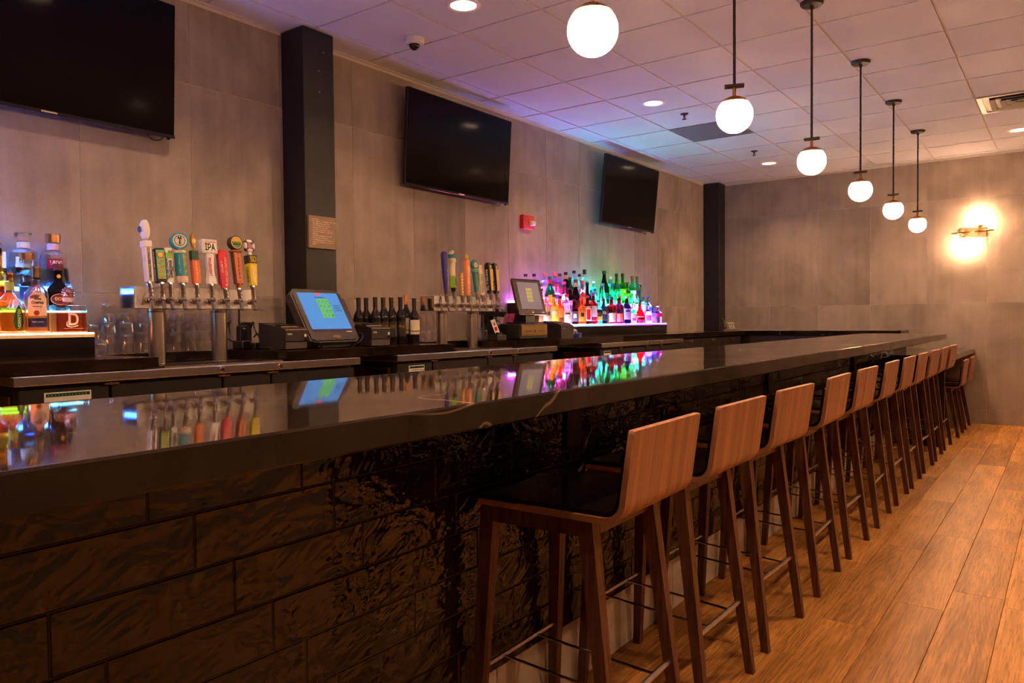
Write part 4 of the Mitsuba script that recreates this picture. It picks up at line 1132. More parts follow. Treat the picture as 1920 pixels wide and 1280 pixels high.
P(k, 'emblem', cyl((.0122, .002, .058), (.0128, .002, .058), .007, n=6), (230, 160, 150), t)
k, t = handle('copper-brown tap handle with a round green scenic badge, eighth of nine', FA[7] - .003, B0 - .016)
P(k, 'copper_foot', cyl((0, 0, .040), (0, 0, .066), .013, .016, n=16), (190, 110, 60), t, 'm_metal')
P(k, 'shaft', taper(.0215, .0265, .013, .016, .064, .232), (98, 50, 30), t)
P(k, 'front_plate', ring([(.002, .017, .066, 8), (.002, .021, .226, 8)], 16), (182, 102, 60), T4(t) @ T4().translate([.0155, 0, 0]))
P(k, 'screw', cat(cyl((.0176, 0, .074), (.0186, 0, .074), .003, n=8), cyl((.0176, 0, .220), (.0186, 0, .220), .003, n=8)), (70, 36, 24), t)
P(k, 'cap_ledge', rb(-.018, .020, -.031, .031, .232, .240, .002), (150, 80, 46), t, sm=False)
P(k, 'badge_block', cat(disc(.036, .016, .280)), (54, 32, 22), t)
P(k, 'badge_rim', cyl((.0162, 0, .280), (.0172, 0, .280), .0315, n=30), (222, 190, 120), t)
P(k, 'badge_field', cyl((.0173, 0, .280), (.0180, 0, .280), .0275, n=30), (84, 120, 46), t)
P(k, 'badge_sky', prism(sg.Point(0, 0).buffer(.0268).intersection(sg.box(-.1, .004, .1, .1)), 0, .0006), (214, 170, 70), T4(t) @ T4().translate([.0182, 0, .280]).rotate([0, 0, 1], 90))
tx(k, t, 'Sierra Nevada', .0184, .272, .044, .008, (60, 84, 40), vertical=False)
for i, c in enumerate('SIERRA'):
    tx(k, t, c, .0180, .196 - i * .020, .008, .012, (44, 20, 14), vertical=False, name='letter')
k, t = handle('yellow square tap handle topped by a white life ring, last of nine', FA[8] - .003, B0)
P(k, 'shaft', taper(.0185, .0245, .0185, .0245, .042, .158), (226, 196, 34), t)
P(k, 'black_band', taper(.0245, .0255, .0245, .0255, .159, .202), (58, 46, 20), t)
P(k, 'pin', cyl((0, 0, .20), (0, 0, .226), .013, .009), (226, 220, 212), t)
tor = trimesh.creation.torus(.0245, .0095, major_sections=28, minor_sections=10)
P(k, 'life_ring', put(tor, (0, 0, .255), *YZ), (232, 226, 218), t)
for a in (45, 135, 225, 315):
    P(k, 'ring_band', cyl((0, .0155 * math.cos(math.radians(a)), .255 + .0155 * math.sin(math.radians(a))), (0, .0345 * math.cos(math.radians(a)), .255 + .0345 * math.sin(math.radians(a))), .0104, n=12), (96, 50, 34), t)
P(k, 'ring_picture', cyl((-.004, 0, .255), (.004, 0, .255), .016, n=20), (120, 150, 190), t)
P(k, 'ring_mark', rb(.0042, .0056, -.009, .009, .246, .262, .0004), (196, 60, 50), t, sm=False)
tx(k, t, 'SD', .0258, .180, .034, .028, (216, 176, 60), vertical=False)
tx(k, t, 'PACIFICO', .0232, .104, .090, .018, (246, 236, 190))
tx(k, t, 'PACIFICO', 0, .106, .086, .016, (90, 76, 20), y=-.0230, face='s')

C0 = 1.383 - .034
k, t = handle('long purple bat-shaped tap handle, first on the shorter tower', FB[1] - .014, C0 - .01, -3)
P(k, 'bat', lathe([(0, .04), (.011, .042), (.013, .08), (.020, .18), (.0225, .26), (.022, .318), (.016, .336), (0, .340)], 24), (44, 30, 110), t)
part(k, 'lettering', rot(mv(bend(rot(text('MANGO CERVEZA', .014, .20, .0006), 90, (0, 0, 1)), .0205), z=.20), 30, (0, 0, 1)), 'm_matte', (214, 200, 220), False, to=t)
k, t = handle('cream seabird tap handle with a green sleeve and teal cap band', FB[2] - .014, C0 + .012, -3, turn=30)
P(k, 'black_foot', cyl((0, 0, .040), (0, 0, .066), .014, .018, n=14), (24, 22, 20), t)
P(k, 'sleeve', rb(-.020, .020, -.030, .030, .064, .150, .005), (112, 158, 44), t, sm=False)
P(k, 'sleeve_label', rb(.0202, .0212, -.024, .020, .084, .134, .0006), (64, 104, 40), t, sm=False)
neck = tube([(0, -.006, .145), (0, -.010, .175), (0, -.002, .205), (0, .012, .232), (0, .020, .256)], .0205, 14)
P(k, 'neck', neck, (222, 204, 166), t, sm=True)
P(k, 'head', trimesh.creation.icosphere(2, .030).apply_transform(np.diag([.85, 1.0, .9, 1])).apply_translation((0, .020, .262)), (226, 210, 174), t, sm=True)
P(k, 'beak', ring([(.010, .010, 0, 2), (.008, .008, .02, 2), (.004, .004, .044, 2)], 12), (222, 130, 50), T4(t) @ T4().translate([0, .040, .262]).rotate([1, 0, 0], -100))
P(k, 'eye', cat(trimesh.creation.icosphere(1, .005).apply_translation((.0225, .030, .270)), trimesh.creation.icosphere(1, .005).apply_translation((-.0225, .030, .270))), (20, 18, 18), t)
P(k, 'cap_band', cyl((0, .018, .278), (0, .018, .302), .030, n=22), (30, 120, 124), t)
P(k, 'cap_top', cat(*[trimesh.creation.icosphere(1, r).apply_translation((x, y, z)) for r, x, y, z in ((.018, 0, .018, .306), (.014, .010, .034, .308), (.014, -.008, .004, .310), (.012, .004, .012, .322))]), (216, 204, 180), t)
P(k, 'cap_trim', cat(cyl((.016, .03, .306), (.026, .036, .310), .005), cyl((.016, .006, .306), (.026, .002, .312), .005)), (176, 70, 50), t)
k, t = handle('thin golden tap handle half behind the seabird', FB[3] - .012, C0 - .012, -3)
P(k, 'shaft', taper(.010, .013, .009, .011, .04, .200), (190, 134, 50), t)
P(k, 'spotted_side', cat(*[rb(.0098, .0112, -.006, .006, z, z + .009, .0004) for z in np.arange(.06, .17, .022)]), (230, 200, 140), t, sm=False)
k, t = handle('orange ruler-like tap handle with a yellow bud on top', FB[4] - .028, C0 - .012, -2)
P(k, 'shaft', taper(.0165, .0205, .013, .015, .042, .285), (222, 132, 74), t)
P(k, 'shoulder', taper(.0205, .010, .015, .010, .285, .300), (222, 140, 84), t)
P(k, 'bud', lathe([(0, .300), (.008, .302), (.012, .316), (.010, .330), (0, .338)], 18), (232, 190, 40), t)
tx(k, t, 'MODERN TIMES', .0148, .160, .190, .016, (246, 216, 176))
k, t = handle('teal tap handle with a ring-shaped head and a round badge', FB[5] - .018, C0 + .012, -5)
P(k, 'shaft', ring([(.011, .013, .04, 3), (.013, .018, .10, 3), (.015, .022, .160, 3), (.016, .024, .190, 3)], 20), (36, 108, 104), t)
P(k, 'collar', cyl((0, 0, .186), (0, 0, .206), .0275, n=22), (70, 140, 120), t)
P(k, 'collar_gold', cyl((0, 0, .206), (0, 0, .211), .0268, n=22), (190, 160, 90), t)
P(k, 'head', put(trimesh.creation.torus(.0255, .0150, major_sections=26, minor_sections=10), (0, 0, .240), *YZ), (30, 106, 108), t)
P(k, 'badge', cyl((-.006, 0, .240), (.0168, 0, .240), .0175, n=22), (216, 200, 176), t)
P(k, 'badge_mark', cyl((.0169, 0, .240), (.0175, 0, .240), .010, n=18), (176, 110, 70), t)
k, t = handle('beige flat tap handle with dark lettering down its front', FB[6] - .030, C0 - .004, -7)
P(k, 'blade', taper(.019, .024, .012, .014, .042, .236), (206, 192, 156), t)
P(k, 'crown', taper(.024, .019, .014, .012, .236, .262), (196, 180, 144), t)
P(k, 'gold_strip', rb(.0138, .0148, .010, .022, .20, .25, .0004), (160, 130, 60), t, sm=False)
tx(k, t, 'DUCK FOOT', .0142, .128, .14, .013, (60, 56, 50), y=-.008)
tx(k, t, 'THE CONTENDER', .0142, .128, .14, .010, (70, 90, 80), y=.010)
for i, w in ((7, 'left of the two alike'), (8, 'right of the two alike')):
    k, t = handle(f'black and gold tap handle with white letters on its side, {w}', FB[i] - .022, C0 + .010, -5)
    P(k, 'body', ring([(.017, .016, .040, 7), (.020, .021, .10, 7), (.022, .0245, .235, 7), (.020, .022, .258, 5), (.013, .014, .270, 4)], 22), (24, 20, 18), t)
    P(k, 'gold_front', ring([(.0012, .013, .060, 8), (.0012, .0195, .222, 8)], 14), (196, 156, 80), T4(t) @ T4().translate([.0222, 0, 0]).rotate([0, 1, 0], 1.2))
    P(k, 'front_seal', cyl((.0226, 0, .238), (.0234, 0, .238), .012, n=18), (170, 140, 90), t)
    tx(k, t, 'ELYSIAN', 0, .140, .150, .018, (226, 220, 206), y=-.0242, face='s')

# ------------------------------------------------------------------ tills and printers


def slab_at(p0, p1, y0, y1):
    """A frame on a tilted face: its local x runs along +y, its local y up the tilt from p0 to p1 (x, z), its local z outwards."""
    up = np.array([p1[0] - p0[0], 0, p1[1] - p0[1]])
    L = np.linalg.norm(up)
    up /= L
    A = np.eye(4)
    A[:3, 0], A[:3, 1], A[:3, 2] = (0, 1, 0), up, np.cross((0, 1, 0), up)
    A[:3, 3] = (p0[0], y0, p0[1])
    return T4(A), L, y1 - y0


k = thing('touch_till', 'dark till with a tilted blue touch screen showing a green keypad, by the dark column', 'till')
t, L, W = slab_at((.525, 1.088), (.33, 1.388), 2.765, 3.125)
c = sg.Polygon([(0, .01), (0, L - .03), (.03, L), (W - .03, L), (W, L - .03), (W - .004, .02), (W - .03, 0), (.03, 0)]).buffer(.006)
m = trimesh.creation.extrude_polygon(c, .05, engine='earcut')
part(k, 'housing', cat(mv(m, z=-.055), mv(trimesh.creation.extrude_polygon(c.buffer(-.012), .006, engine='earcut'), z=-.0052)), 'm_paint', (52, 42, 36), False, to=t)
sx0, sx1, sy0, sy1 = .038, W - .028, .080, L - .024
part(k, 'screen', bx(sx0, sx1, sy0, sy1, .001, .0022), 'm_gloss', (40, 90, 160), False, to=t, emit=[SCREEN * v for v in (.042, .125, .28)])
part(k, 'keypad', cat(*[bx(sx0 + .118 + i * .030, sx0 + .1455 + i * .030, sy1 - .075 - j * .034, sy1 - .0435 - j * .034, .0023, .0030) for i in range(3) for j in range(4)]), 'm_gloss', (60, 130, 60), False, to=t, emit=[SCREEN * v for v in (.055, .20, .06)])
keys = ['1', '2', '3', '4', '5', '6', '7', '8', '9', 'C', '0', 'OK']
part(k, 'key_figures', cat(*[mv(text(s, .010), sx0 + .132 + (i % 3) * .030, sy1 - .059 - (i // 3) * .034, .0031) for i, s in enumerate(keys)]), 'm_matte', (24, 60, 26), False, to=t)
part(k, 'red_tab', bx(sx0 + .128, sx0 + .165, sy1 - .016, sy1 - .002, .0023, .0030), 'm_gloss', (200, 40, 40), False, to=t, emit=[SCREEN * v for v in (.45, .05, .05)])
part(k, 'status_text', cat(*[bx(sx0 + .225 + .004 * (i % 2), sx0 + .285 - .006 * (i % 3), sy1 - .090 - i * .010, sy1 - .087 - i * .010, .0023, .0026) for i in range(5)], bx(sx0 + .115, sx0 + .185, sy1 - .034, sy1 - .030, .0023, .0026)), 'm_matte', (30, 60, 100), False, to=t)
part(k, 'task_bar', bx(sx0, sx1, sy0 - .016, sy0 - .001, .001, .0022), 'm_gloss', (60, 52, 90), False, to=t)
part(k, 'maker_badge', mv(trimesh.creation.extrude_polygon(__import__('shapely').affinity.scale(sg.Point(0, 0).buffer(1), .030, .010), .0014, engine='earcut'), W / 2 + .01, .028, .001), 'm_metal', (200, 160, 90), False, to=t)
part(k, 'model_sticker', rb(W - .078, W - .036, .058, .072, .001, .0018, .0003), 'm_paint', (200, 180, 150), False, to=t)
part(k, 'card_reader', rb(W + .004, W + .022, .10, L - .05, -.035, -.005, .004), 'm_paint', (34, 28, 26), False, to=t)
part(k, 'stand', cat(rb(.22, .50, 2.83, 3.07, CZ + .0006, CZ + .02, .004), prism([(.27, CZ + .018), (.44, CZ + .018), (.40, 1.15), (.33, 1.20)], 2.88, 3.02)), 'm_paint', (26, 22, 22), False)
for y, x, w, nm in ((2.606, .50, .150, 'left of the blue till screen'), (3.207, .535, .160, 'right of the blue till screen')):
    k = thing('receipt_printer', f'black box-shaped receipt printer on the back counter, {nm}', 'printer')
    body = prism([(x - .24, CZ + .004), (x - .015, CZ + .004), (x - .012, CZ + .045), (x, CZ + .047), (x, CZ + .112), (x - .05, CZ + .124), (x - .24, CZ + .150)], y, y + w)
    part(k, 'body', body, 'm_paint', (38, 31, 28), False)
    part(k, 'lower_front', rb(x - .014, x - .003, y + .004, y + w - .004, CZ + .005, CZ + .043, .001), 'm_paint', (66, 56, 50), False)
    part(k, 'paper_slot', rot(rb(x - .115, x - .075, y + .02, y + w - .02, CZ + .134, CZ + .139, .001), 0, (0, 1, 0)), 'm_paint', (12, 10, 10), False)
    part(k, 'paper_edge', rb(x - .066, x - .060, y + .02, y + w - .02, CZ + .124, CZ + .1295, .0005), 'm_paint', (150, 130, 108), False)
    part(k, 'front_edge', rb(x - .004, x + .0012, y, y + w, CZ + .108, CZ + .113, .0008), 'm_paint', (150, 126, 104), False)
    part(k, 'power_sticker', rb(x, x + .0012, y + w - .024, y + w - .012, CZ + .070, CZ + .086, .0003), 'm_paint', (222, 208, 196), False)
    part(k, 'button', rb(x, x + .0018, y + w - .030, y + w - .008, CZ + .050, CZ + .062, .0006), 'm_gloss', (10, 9, 9), False)
    part(k, 'lettering', put(text('EPSON', .008, .030), (x + .0004, y + .028, CZ + .086), *YZ), 'm_matte', (200, 190, 180), False)
    part(k, 'foot', cat(*[cyl((a, b, CZ + .0006), (a, b, CZ + .006), .008) for a in (x - .22, x - .03) for b in (y + .02, y + w - .02)]), 'm_paint', (14, 12, 12))

k = thing('tablet_till', 'slanted tablet till with a dull grey screen, in front of the rainbow-lit bottles', 'till')
t, L, W = slab_at((.42, 1.245), (.35, 1.532), 4.905, 5.285)
L2 = L
part(k, 'housing', rb(0, W, 0, L2, -.028, 0, .006), 'm_paint', (40, 32, 30), False, to=t)
part(k, 'rim', cat(bx(0, W, -.003, .001, -.014, .0006), bx(-.003, .001, 0, L2, -.014, .0006), bx(W - .001, W + .003, 0, L2, -.014, .0006), bx(0, W, L2 - .001, L2 + .003, -.014, .0006)), 'm_metal', (150, 120, 100), False, to=t)
part(k, 'screen', bx(.045, W - .038, .045, L2 - .026, .0008, .0016), 'm_gloss', (106, 98, 106), False, to=t, emit=[SCREEN * v for v in (.06, .05, .06)])
part(k, 'keypad', cat(*[bx(.150 + i * .028, .175 + i * .028, L2 - .100 - j * .030, L2 - .074 - j * .030, .0017, .0022) for i in range(3) for j in range(4)]), 'm_gloss', (150, 146, 60), False, to=t, emit=[SCREEN * v for v in (.11, .11, .045)])
part(k, 'home_button', bx(W / 2 - .012, W / 2 + .012, .012, .022, .0006, .0016), 'm_metal', (200, 190, 180), False, to=t)
part(k, 'sticker', bx(W - .06, W - .02, .010, .022, .0006, .0012), 'm_paint', (150, 150, 150), False, to=t)
part(k, 'lens', cyl((W / 2, L2 - .013, .0004), (W / 2, L2 - .013, .0014), .004), 'm_gloss', (10, 10, 12), to=t)
part(k, 'stand', cat(prism([(.27, CZ + .135), (.40, CZ + .135), (.385, 1.33), (.345, 1.40), (.32, 1.36)], 5.02, 5.15), rb(.24, .44, 4.96, 5.21, CZ + .126, CZ + .138, .004)), 'm_paint', (26, 22, 22), False)
k = thing('receipt_printer', 'squat printer with a brass-bright steel front under the slanted tablet till', 'printer')
part(k, 'body', rb(.22, .495, 4.80, 5.19, CZ + .004, CZ + .1255, .006), 'm_paint', (28, 23, 22), False)
part(k, 'steel_front', rb(.495, .502, 4.815, 5.175, CZ + .030, CZ + .116, .002), 'm_metal', (206, 172, 120), False)
part(k, 'slot', cat(bx(.502, .5030, 4.86, 4.96, CZ + .064, CZ + .068), bx(.502, .5030, 5.04, 5.13, CZ + .064, CZ + .068)), 'm_paint', (24, 18, 14), False)
part(k, 'key_lock', cyl((.502, 4.995, CZ + .066), (.504, 4.995, CZ + .066), .010), 'm_paint', (40, 28, 18))
part(k, 'foot', cat(*[cyl((a, b, CZ + .0006), (a, b, CZ + .006), .010) for a in (.25, .47) for b in (4.83, 5.16)]), 'm_paint', (14, 12, 12))
k = thing('receipt_printer', 'dark wedge-shaped printer right of the slanted tablet till', 'printer')
part(k, 'body', prism([(.372, CZ + .001), (.55, CZ + .001), (.55, CZ + .105), (.51, CZ + .125), (.372, CZ + .145)], 5.31, 5.50), 'm_paint', (46, 36, 34), False)
part(k, 'lettering', put(text('EPSON', .008, .034), (.5504, 5.355, CZ + .084), *YZ), 'm_matte', (190, 180, 176), False)
part(k, 'paper_slot', bx(.42, .46, 5.33, 5.48, CZ + .1355, CZ + .1385), 'm_paint', (10, 10, 10), False)
k = thing('tape_dispenser', 'small blue and pale tape dispenser on the back counter before the lit bottle shelf', 'tape dispenser')
part(k, 'body', prism([(.42, CZ + .001), (.55, CZ + .001), (.55, CZ + .03), (.52, CZ + .035), (.50, CZ + .06), (.45, CZ + .06), (.42, CZ + .03)], 5.60, 5.635), 'm_paint', (70, 80, 160), False)
part(k, 'tape_roll', cyl((.475, 5.597, CZ + .045), (.475, 5.638, CZ + .045), .030, n=22), 'm_paint', (206, 196, 186))
part(k, 'cutter', rb(.535, .555, 5.603, 5.632, CZ + .03, CZ + .038, .001), 'm_metal', (200, 190, 180), False)
k = thing('card_holder', 'small dark stand holding a red and white printed card, left of the slanted tablet till', 'card stand')
part(k, 'base', rb(.34, .44, 4.585, 4.70, CZ + .0006, CZ + .045, .004), 'm_paint', (34, 28, 28), False)
t, L, W = slab_at((.40, CZ + .05), (.37, CZ + .155), 4.61, 4.67)
part(k, 'card', rot(rb(0, W, 0, L, -.001, .001, .0004), 12, (0, 0, 1)), 'm_matte', (222, 210, 204), False, to=t)
part(k, 'red_print', rot(cat(bx(.012, .046, .02, .05, .0011, .0015), bx(.02, .04, .062, .085, .0011, .0015)), 12, (0, 0, 1)), 'm_matte', (170, 40, 40), False, to=t)
part(k, 'grip', rb(.365, .425, 4.615, 4.67, CZ + .0445, CZ + .062, .003), 'm_paint', (24, 20, 20), False)
k = thing('soda_gun_holder', 'black drinks dispenser head standing on a post behind the card stand', 'drinks dispenser')
part(k, 'post', prism([(.18, CZ + .001), (.33, CZ + .001), (.31, CZ + .14), (.24, CZ + .20), (.18, CZ + .20)], 4.712, 4.795), 'm_paint', (20, 17, 17), False)
part(k, 'head', prism([(.16, CZ + .20), (.34, CZ + .18), (.37, CZ + .22), (.35, CZ + .245), (.16, CZ + .25)], 4.708, 4.80), 'm_paint', (30, 26, 28), False)
part(k, 'spout_plate', rb(.30, .345, 4.708, 4.75, CZ + .155, CZ + .182, .003), 'm_paint', (120, 110, 106), False)

# phone on the far corner of the counter
k = thing('desk_phone', 'grey office telephone on the counter in the far corner', 'telephone')
t = Tr(.40, 9.53, CZ + .0005, -58)
part(k, 'base', prism([(-.10, 0), (.11, 0), (.11, .012), (-.05, .11), (-.09, .115)], -.085, .10), 'm_paint', (86, 76, 68), False, to=t)
part(k, 'handset', cat(tube([(.085, -.062, .052), (.02, -.062, .090), (-.05, -.062, .135), (-.085, -.062, .150)], .015), trimesh.creation.icosphere(2, .024).apply_translation((.08, -.062, .045)), trimesh.creation.icosphere(2, .024).apply_translation((-.075, -.062, .140))), 'm_paint', (46, 40, 37), to=t)
A = T4(t) @ T4().translate([.11, 0, .012]).rotate([0, 1, 0], 31.5)
part(k, 'display', rb(-.175, -.125, -.01, .075, .001, .004, .001), 'm_gloss', (150, 140, 104), False, to=A)
part(k, 'key', cat(*[rb(-.108 + i * .024, -.092 + i * .024, -.005 + j * .026, .013 + j * .026, .001, .005, .001) for i in range(4) for j in range(3)]), 'm_paint', (196, 186, 174), False, to=A)

# ------------------------------------------------------------------ wine bottles beside the blue till
WB = [('wine', .145, 3.30, 1.352, 1, None), ('wine', .232, 3.380, 1.352, 0, 'second'), ('wine', .225, 3.452, 1.352, 0, None), ('wine', .30, 3.462, 1.355, 0, None), ('wine', .215, 3.545, 1.355, 1, None),
      ('wine', .30, 3.532, 1.355, 0, None), ('wine', .22, 3.625, 1.355, 1, None), ('wine', .30, 3.606, 1.356, 0, None), ('wine', .22, 3.70, 1.356, 1, None), ('wine', .30, 3.692, 1.360, 0, None)]
words = ['gold-capped wine bottle at the left end, behind the tilted till screen', 'black wine bottle with a black capsule, first of the front row', 'black wine bottle with a black capsule, second of the front row', 'black wine bottle with gold script, third of the front row',
         'gold-capped wine bottle behind the third and fourth of the front row', 'black wine bottle with gold script, fourth of the front row', 'gold-capped wine bottle behind the fourth and fifth of the front row', 'black wine bottle with gold script, fifth of the front row',
         'gold-capped wine bottle behind the fifth and sixth of the front row', 'black wine bottle with gold script, rightmost of the front row']
for (kd, x, y, top, gold, _), w in zip(WB, words):
    k = thing('wine_bottle', w, 'wine bottle', 'wine bottles on the back counter')
    h = top - CZ
    t = T4().translate([x, y, CZ + .0004])
    part(k, 'glass', skin('std', .0355 if not gold else .034, h, 24), 'm_gloss', (20, 15, 13), 35, to=t)
    part(k, 'capsule', lathe([(.0142, .79 * h), (.0148, .97 * h), (.0155, .972 * h), (.0155, .998 * h), (.013, h), (0, h), (0, .79 * h), (.0142, .79 * h)], 20), 'm_paint', (176, 134, 84) if gold else (30, 24, 23), 35, to=t)
    part(k, 'label', label_skin('std', .0355 if not gold else .034, h, .16, .48, -30, 150, 14), 'm_paint', (26, 22, 20), False, to=t)
    if not gold:
        part(k, 'script', rot(mv(bend(text('Argo', .020, .044, .0005), .0370), z=.118), -30, (0, 0, 1)), 'm_metal', (214, 166, 80), False, to=t)
for x, y, top, c, w in ((.235, 3.813, 1.380, (206, 130, 70), 'dark wine bottle with a tall cork-brown neck and white label, next to the last'), (.307, 3.818, 1.354, (34, 26, 24), 'dark wine bottle with two white labels, at the right end by the glasses')):
    k = thing('wine_bottle', w, 'wine bottle', 'wine bottles on the back counter')
    h = top - CZ
    t = T4().translate([x, y, CZ + .0004])
    part(k, 'glass', skin('std', .035, h, 24), 'm_gloss', (24, 18, 15), 35, to=t)
    part(k, 'capsule', lathe([(.0142, .80 * h), (.0148, .97 * h), (.0155, .972 * h), (.0155, .998 * h), (.013, h), (0, h), (0, .80 * h), (.0142, .80 * h)], 20), 'm_paint', c, 35, to=t)
    part(k, 'white_label', label_skin('std', .035, h, .28, .52, -30, 130, 14), 'm_matte', (206, 190, 166), False, to=t)
    part(k, 'lower_label', label_skin('std', .035, h, .20, .265, -30, 130, 14), 'm_matte', (190, 172, 146), False, to=t)

# ------------------------------------------------------------------ glassware


def tumbler(h, r0, r1, n=26):
    """Upside down: the rim, of radius r1, stands below."""
    return trimesh.creation.revolve(np.array([(r1, 0), (r1 * .99, h * .02), (r0 * 1.04, h * .80), (r0, h * .94), (r0 * .9, h), (0, h)], float), sections=n)



tum = [('bowl', shape(tumbler(.100, .030, .039), 'm_thin', smooth=25)), ('thick_base', shape(lathe([(0, .083), (.0285, .083), (.0292, .088), (.0288, .0935), (.025, .0965), (0, .0965)], 24), 'm_glass', smooth=25))]
COLS = [(.074, y, n, w) for y, n, w in ((1.865, 4, 'far left'), (1.955, 4, 'left'), (2.04, 4, 'left of the middle'), (2.13, 4, 'middle'), (2.22, 4, 'right of the middle'), (2.305, 4, 'right'), (2.39, 4, 'far right'))]
for x, y, n, w in COLS:
    for i in range(n):
        lv = ['bottom', 'second layer', 'third layer', 'top'][i]
        k = thing('tumbler', f'upside-down clear tumbler behind the longer beer tower, {w} column, {lv}', 'glass', 'stacked tumblers behind the longer beer tower')
        place(k, tum, T4().translate([x, y, CZ + .0006 + i * .052]))
k = thing('beer_glass', 'tall clear glass upside down at the left end of the stacked tumblers', 'glass')
place(k, [('bowl', shape(tumbler(.150, .030, .040), 'm_thin', smooth=25)), ('thick_base', shape(lathe([(0, .132), (.028, .132), (.030, .140), (.027, .147), (0, .147)], 20), 'm_glass', smooth=25))], T4().translate([.12, 1.765, CZ + .0006]))


def stem_glass(bowl_r, bowl_h, h):
    """Upside down: rim on the counter, foot on top."""
    pr = [(bowl_r * .72, 0), (bowl_r * .93, bowl_h * .30), (bowl_r, bowl_h * .55), (bowl_r * .86, bowl_h * .80), (bowl_r * .45, bowl_h * .97), (.006, bowl_h * 1.05), (.0038, bowl_h * 1.2), (.0038, h - .018), (.008, h - .006), (.034, h - .001), (.034, h)]
    return trimesh.creation.revolve(np.array(pr, float), sections=28)


wine = [('bowl', shape(stem_glass(.040, .095, .205), 'm_thin', smooth=25)), ('stem', shape(cyl((0, 0, .106), (0, 0, .188), .0030, n=10), 'm_glass', smooth=35))]
snif = [('bowl', shape(stem_glass(.042, .080, .120), 'm_thin', smooth=25)), ('stem', shape(cyl((0, 0, .088), (0, 0, .106), .0034, n=10), 'm_glass', smooth=35))]
k = thing('brandy_glass', 'small round brandy glass upside down beside the left bottle shelf', 'glass')
place(k, snif, T4().translate([.27, 1.725, CZ + .0006]))
for x, y, w in ((.112, 3.89, 'front left, beside the wine bottles'), (.112, 3.98, 'front, second from the wine bottles'), (.0415, 3.935, 'rear left, beside the wine bottles'), (.0415, 4.025, 'rear, second from the wine bottles'),
                (.10, 4.10, 'between the two posts, leftmost'), (.074, 4.19, 'between the two posts, second'), (.074, 4.27, 'between the two posts, third'), (.074, 4.355, 'between the two posts, rightmost')):
    k = thing('wine_glass', f'clear wine glass upside down behind the shorter beer tower, {w}', 'glass', 'wine glasses behind the shorter beer tower')
    place(k, wine, T4().translate([x, y, CZ + .0006]))
for y, w in ((4.58, 'left one of the pair'), (4.665, 'right one of the pair')):
    k = thing('wine_glass', f'clear upside-down wine glass right of the shorter beer tower, {w}', 'glass', 'pair of wine glasses right of the shorter tower')
    place(k, wine, T4().translate([.24, y, CZ + .0006]))
for x, y, c, cp, w in ((.10, 4.86, (30, 130, 120), (20, 90, 90), 'teal syrup bottle behind the pair of wine glasses'), (.10, 4.95, (180, 30, 40), (210, 60, 70), 'red syrup bottle behind the pair of wine glasses'), (.10, 4.70, (200, 150, 130), (200, 190, 186), 'pale pink syrup bottle behind the pair of wine glasses')):
    k = thing('syrup_bottle', w, 'bottle')
    bottle(k, 'std', x, y, CZ, .034, .24 if c[0] < 100 else .21, c, cp, (.15, .5, tuple(min(255, int(v * .8) + 30) for v in c), 150), mat='m_gloss')

# ------------------------------------------------------------------ odds and ends on and behind the counter
k = thing('radio_charger', 'black two-way radio standing in its charger right of the longer beer tower', 'radio')
t = Tr(.16, 2.565, CZ + .0006, 10)
part(k, 'charger', rb(-.04, .04, -.035, .035, 0, .05, .006), 'm_paint', (17, 14, 14), False, to=t)
part(k, 'body', rb(-.018, .018, -.028, .028, .045, .135, .005), 'm_paint', (20, 17, 17), False, to=t)
part(k, 'knob', cat(cyl((0, .012, .135), (0, .012, .150), .007), cyl((0, -.004, .135), (0, -.004, .146), .006)), 'm_paint', (26, 22, 22), to=t)
part(k, 'aerial', cyl((0, -.018, .13), (0, -.018, .245), .006, .005), 'm_paint', (14, 12, 12), to=t)
part(k, 'lettering', put(text('RADIO', .006, .022), (.0184, 0, .118), *YZ), 'm_matte', (150, 140, 130), False, to=t)
k = thing('wall_conduit', 'pale grey pipe running down the wall behind the right end of the longer beer tower', 'pipe')
part(k, 'pipe', cyl((.03, 2.60, CZ + .001), (.03, 2.60, 1.33), .022, n=22), 'm_paint', (120, 108, 104))
part(k, 'bracket', rb(.0005, .036, 2.57, 2.63, 1.20, 1.215, .002), 'm_metal', (150, 140, 130), False)
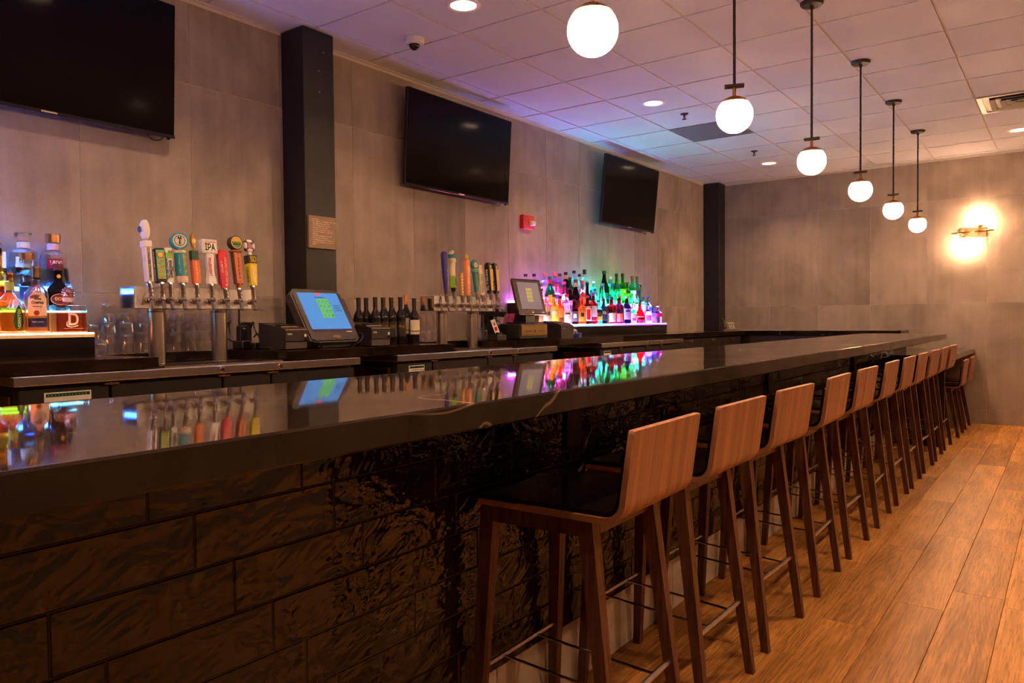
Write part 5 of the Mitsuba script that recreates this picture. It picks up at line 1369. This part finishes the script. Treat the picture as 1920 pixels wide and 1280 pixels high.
for y, w in ((2.53, 'left of the grey pipe'), (2.70, 'right of the grey pipe')):
    k = thing('power_socket', f'steel double power socket low on the wall, {w}', 'socket')
    part(k, 'plate', rb(.0005, .007, y - .036, y + .036, 1.085, 1.20, .002), 'm_metal', (180, 164, 146), False)
    for z in (1.10, 1.152):
        part(k, 'outlet', rb(.007, .009, y - .015, y + .015, z, z + .03, .002), 'm_paint', (40, 34, 32), False)
for i, (pts, w) in enumerate((([(.05, 2.70, 1.165), (.09, 2.69, 1.20), (.14, 2.66, 1.17), (.18, 2.69, 1.09), (.20, 2.72, 1.055), (.225, 2.66, 1.05), (.225, 2.60, 1.05)], 'looping from the right-hand socket to the counter'),
                              ([(.05, 2.72, 1.11), (.10, 2.76, 1.14), (.16, 2.80, 1.12), (.19, 2.76, 1.07), (.21, 2.72, 1.06)], 'running from the right-hand socket behind the printer'),
                              ([(.05, 2.53, 1.11), (.06, 2.55, 1.10), (.07, 2.60, 1.07), (.09, 2.62, 1.05), (.16, 2.64, 1.05)], 'running from the left-hand socket along the counter'),
                              ([(.50, 2.776, 1.10), (.535, 2.80, 1.085), (.53, 2.83, 1.06), (.50, 2.84, 1.052), (.44, 2.86, 1.052)], 'curling out under the blue till screen'),
                              ([(.48, 3.05, 1.052), (.54, 3.06, 1.06), (.565, 3.09, 1.085), (.55, 3.12, 1.115), (.50, 3.13, 1.13)], 'hanging at the right corner of the blue till screen'))):
    k = thing('cable', f'thin black cable {w}', 'cable', 'cables on the back counter')
    part(k, 'cord', tube(pts, .0042), 'm_paint', (14, 12, 12))
for y, x, w in ((2.66, .09, 'at the left'), (2.72, .12, 'at the right')):
    k = thing('power_adapter', f'black power adapter among the cables behind the first printer, {w}', 'power adapter', 'power adapters behind the first printer')
    part(k, 'body', rb(x - .03, x + .03, y - .022, y + .022, CZ + .0006, CZ + .035, .005), 'm_paint', (16, 14, 14), False)
    part(k, 'plug', cyl((x + .03, y, CZ + .018), (x + .045, y, CZ + .018), .006), 'm_paint', (22, 19, 18))
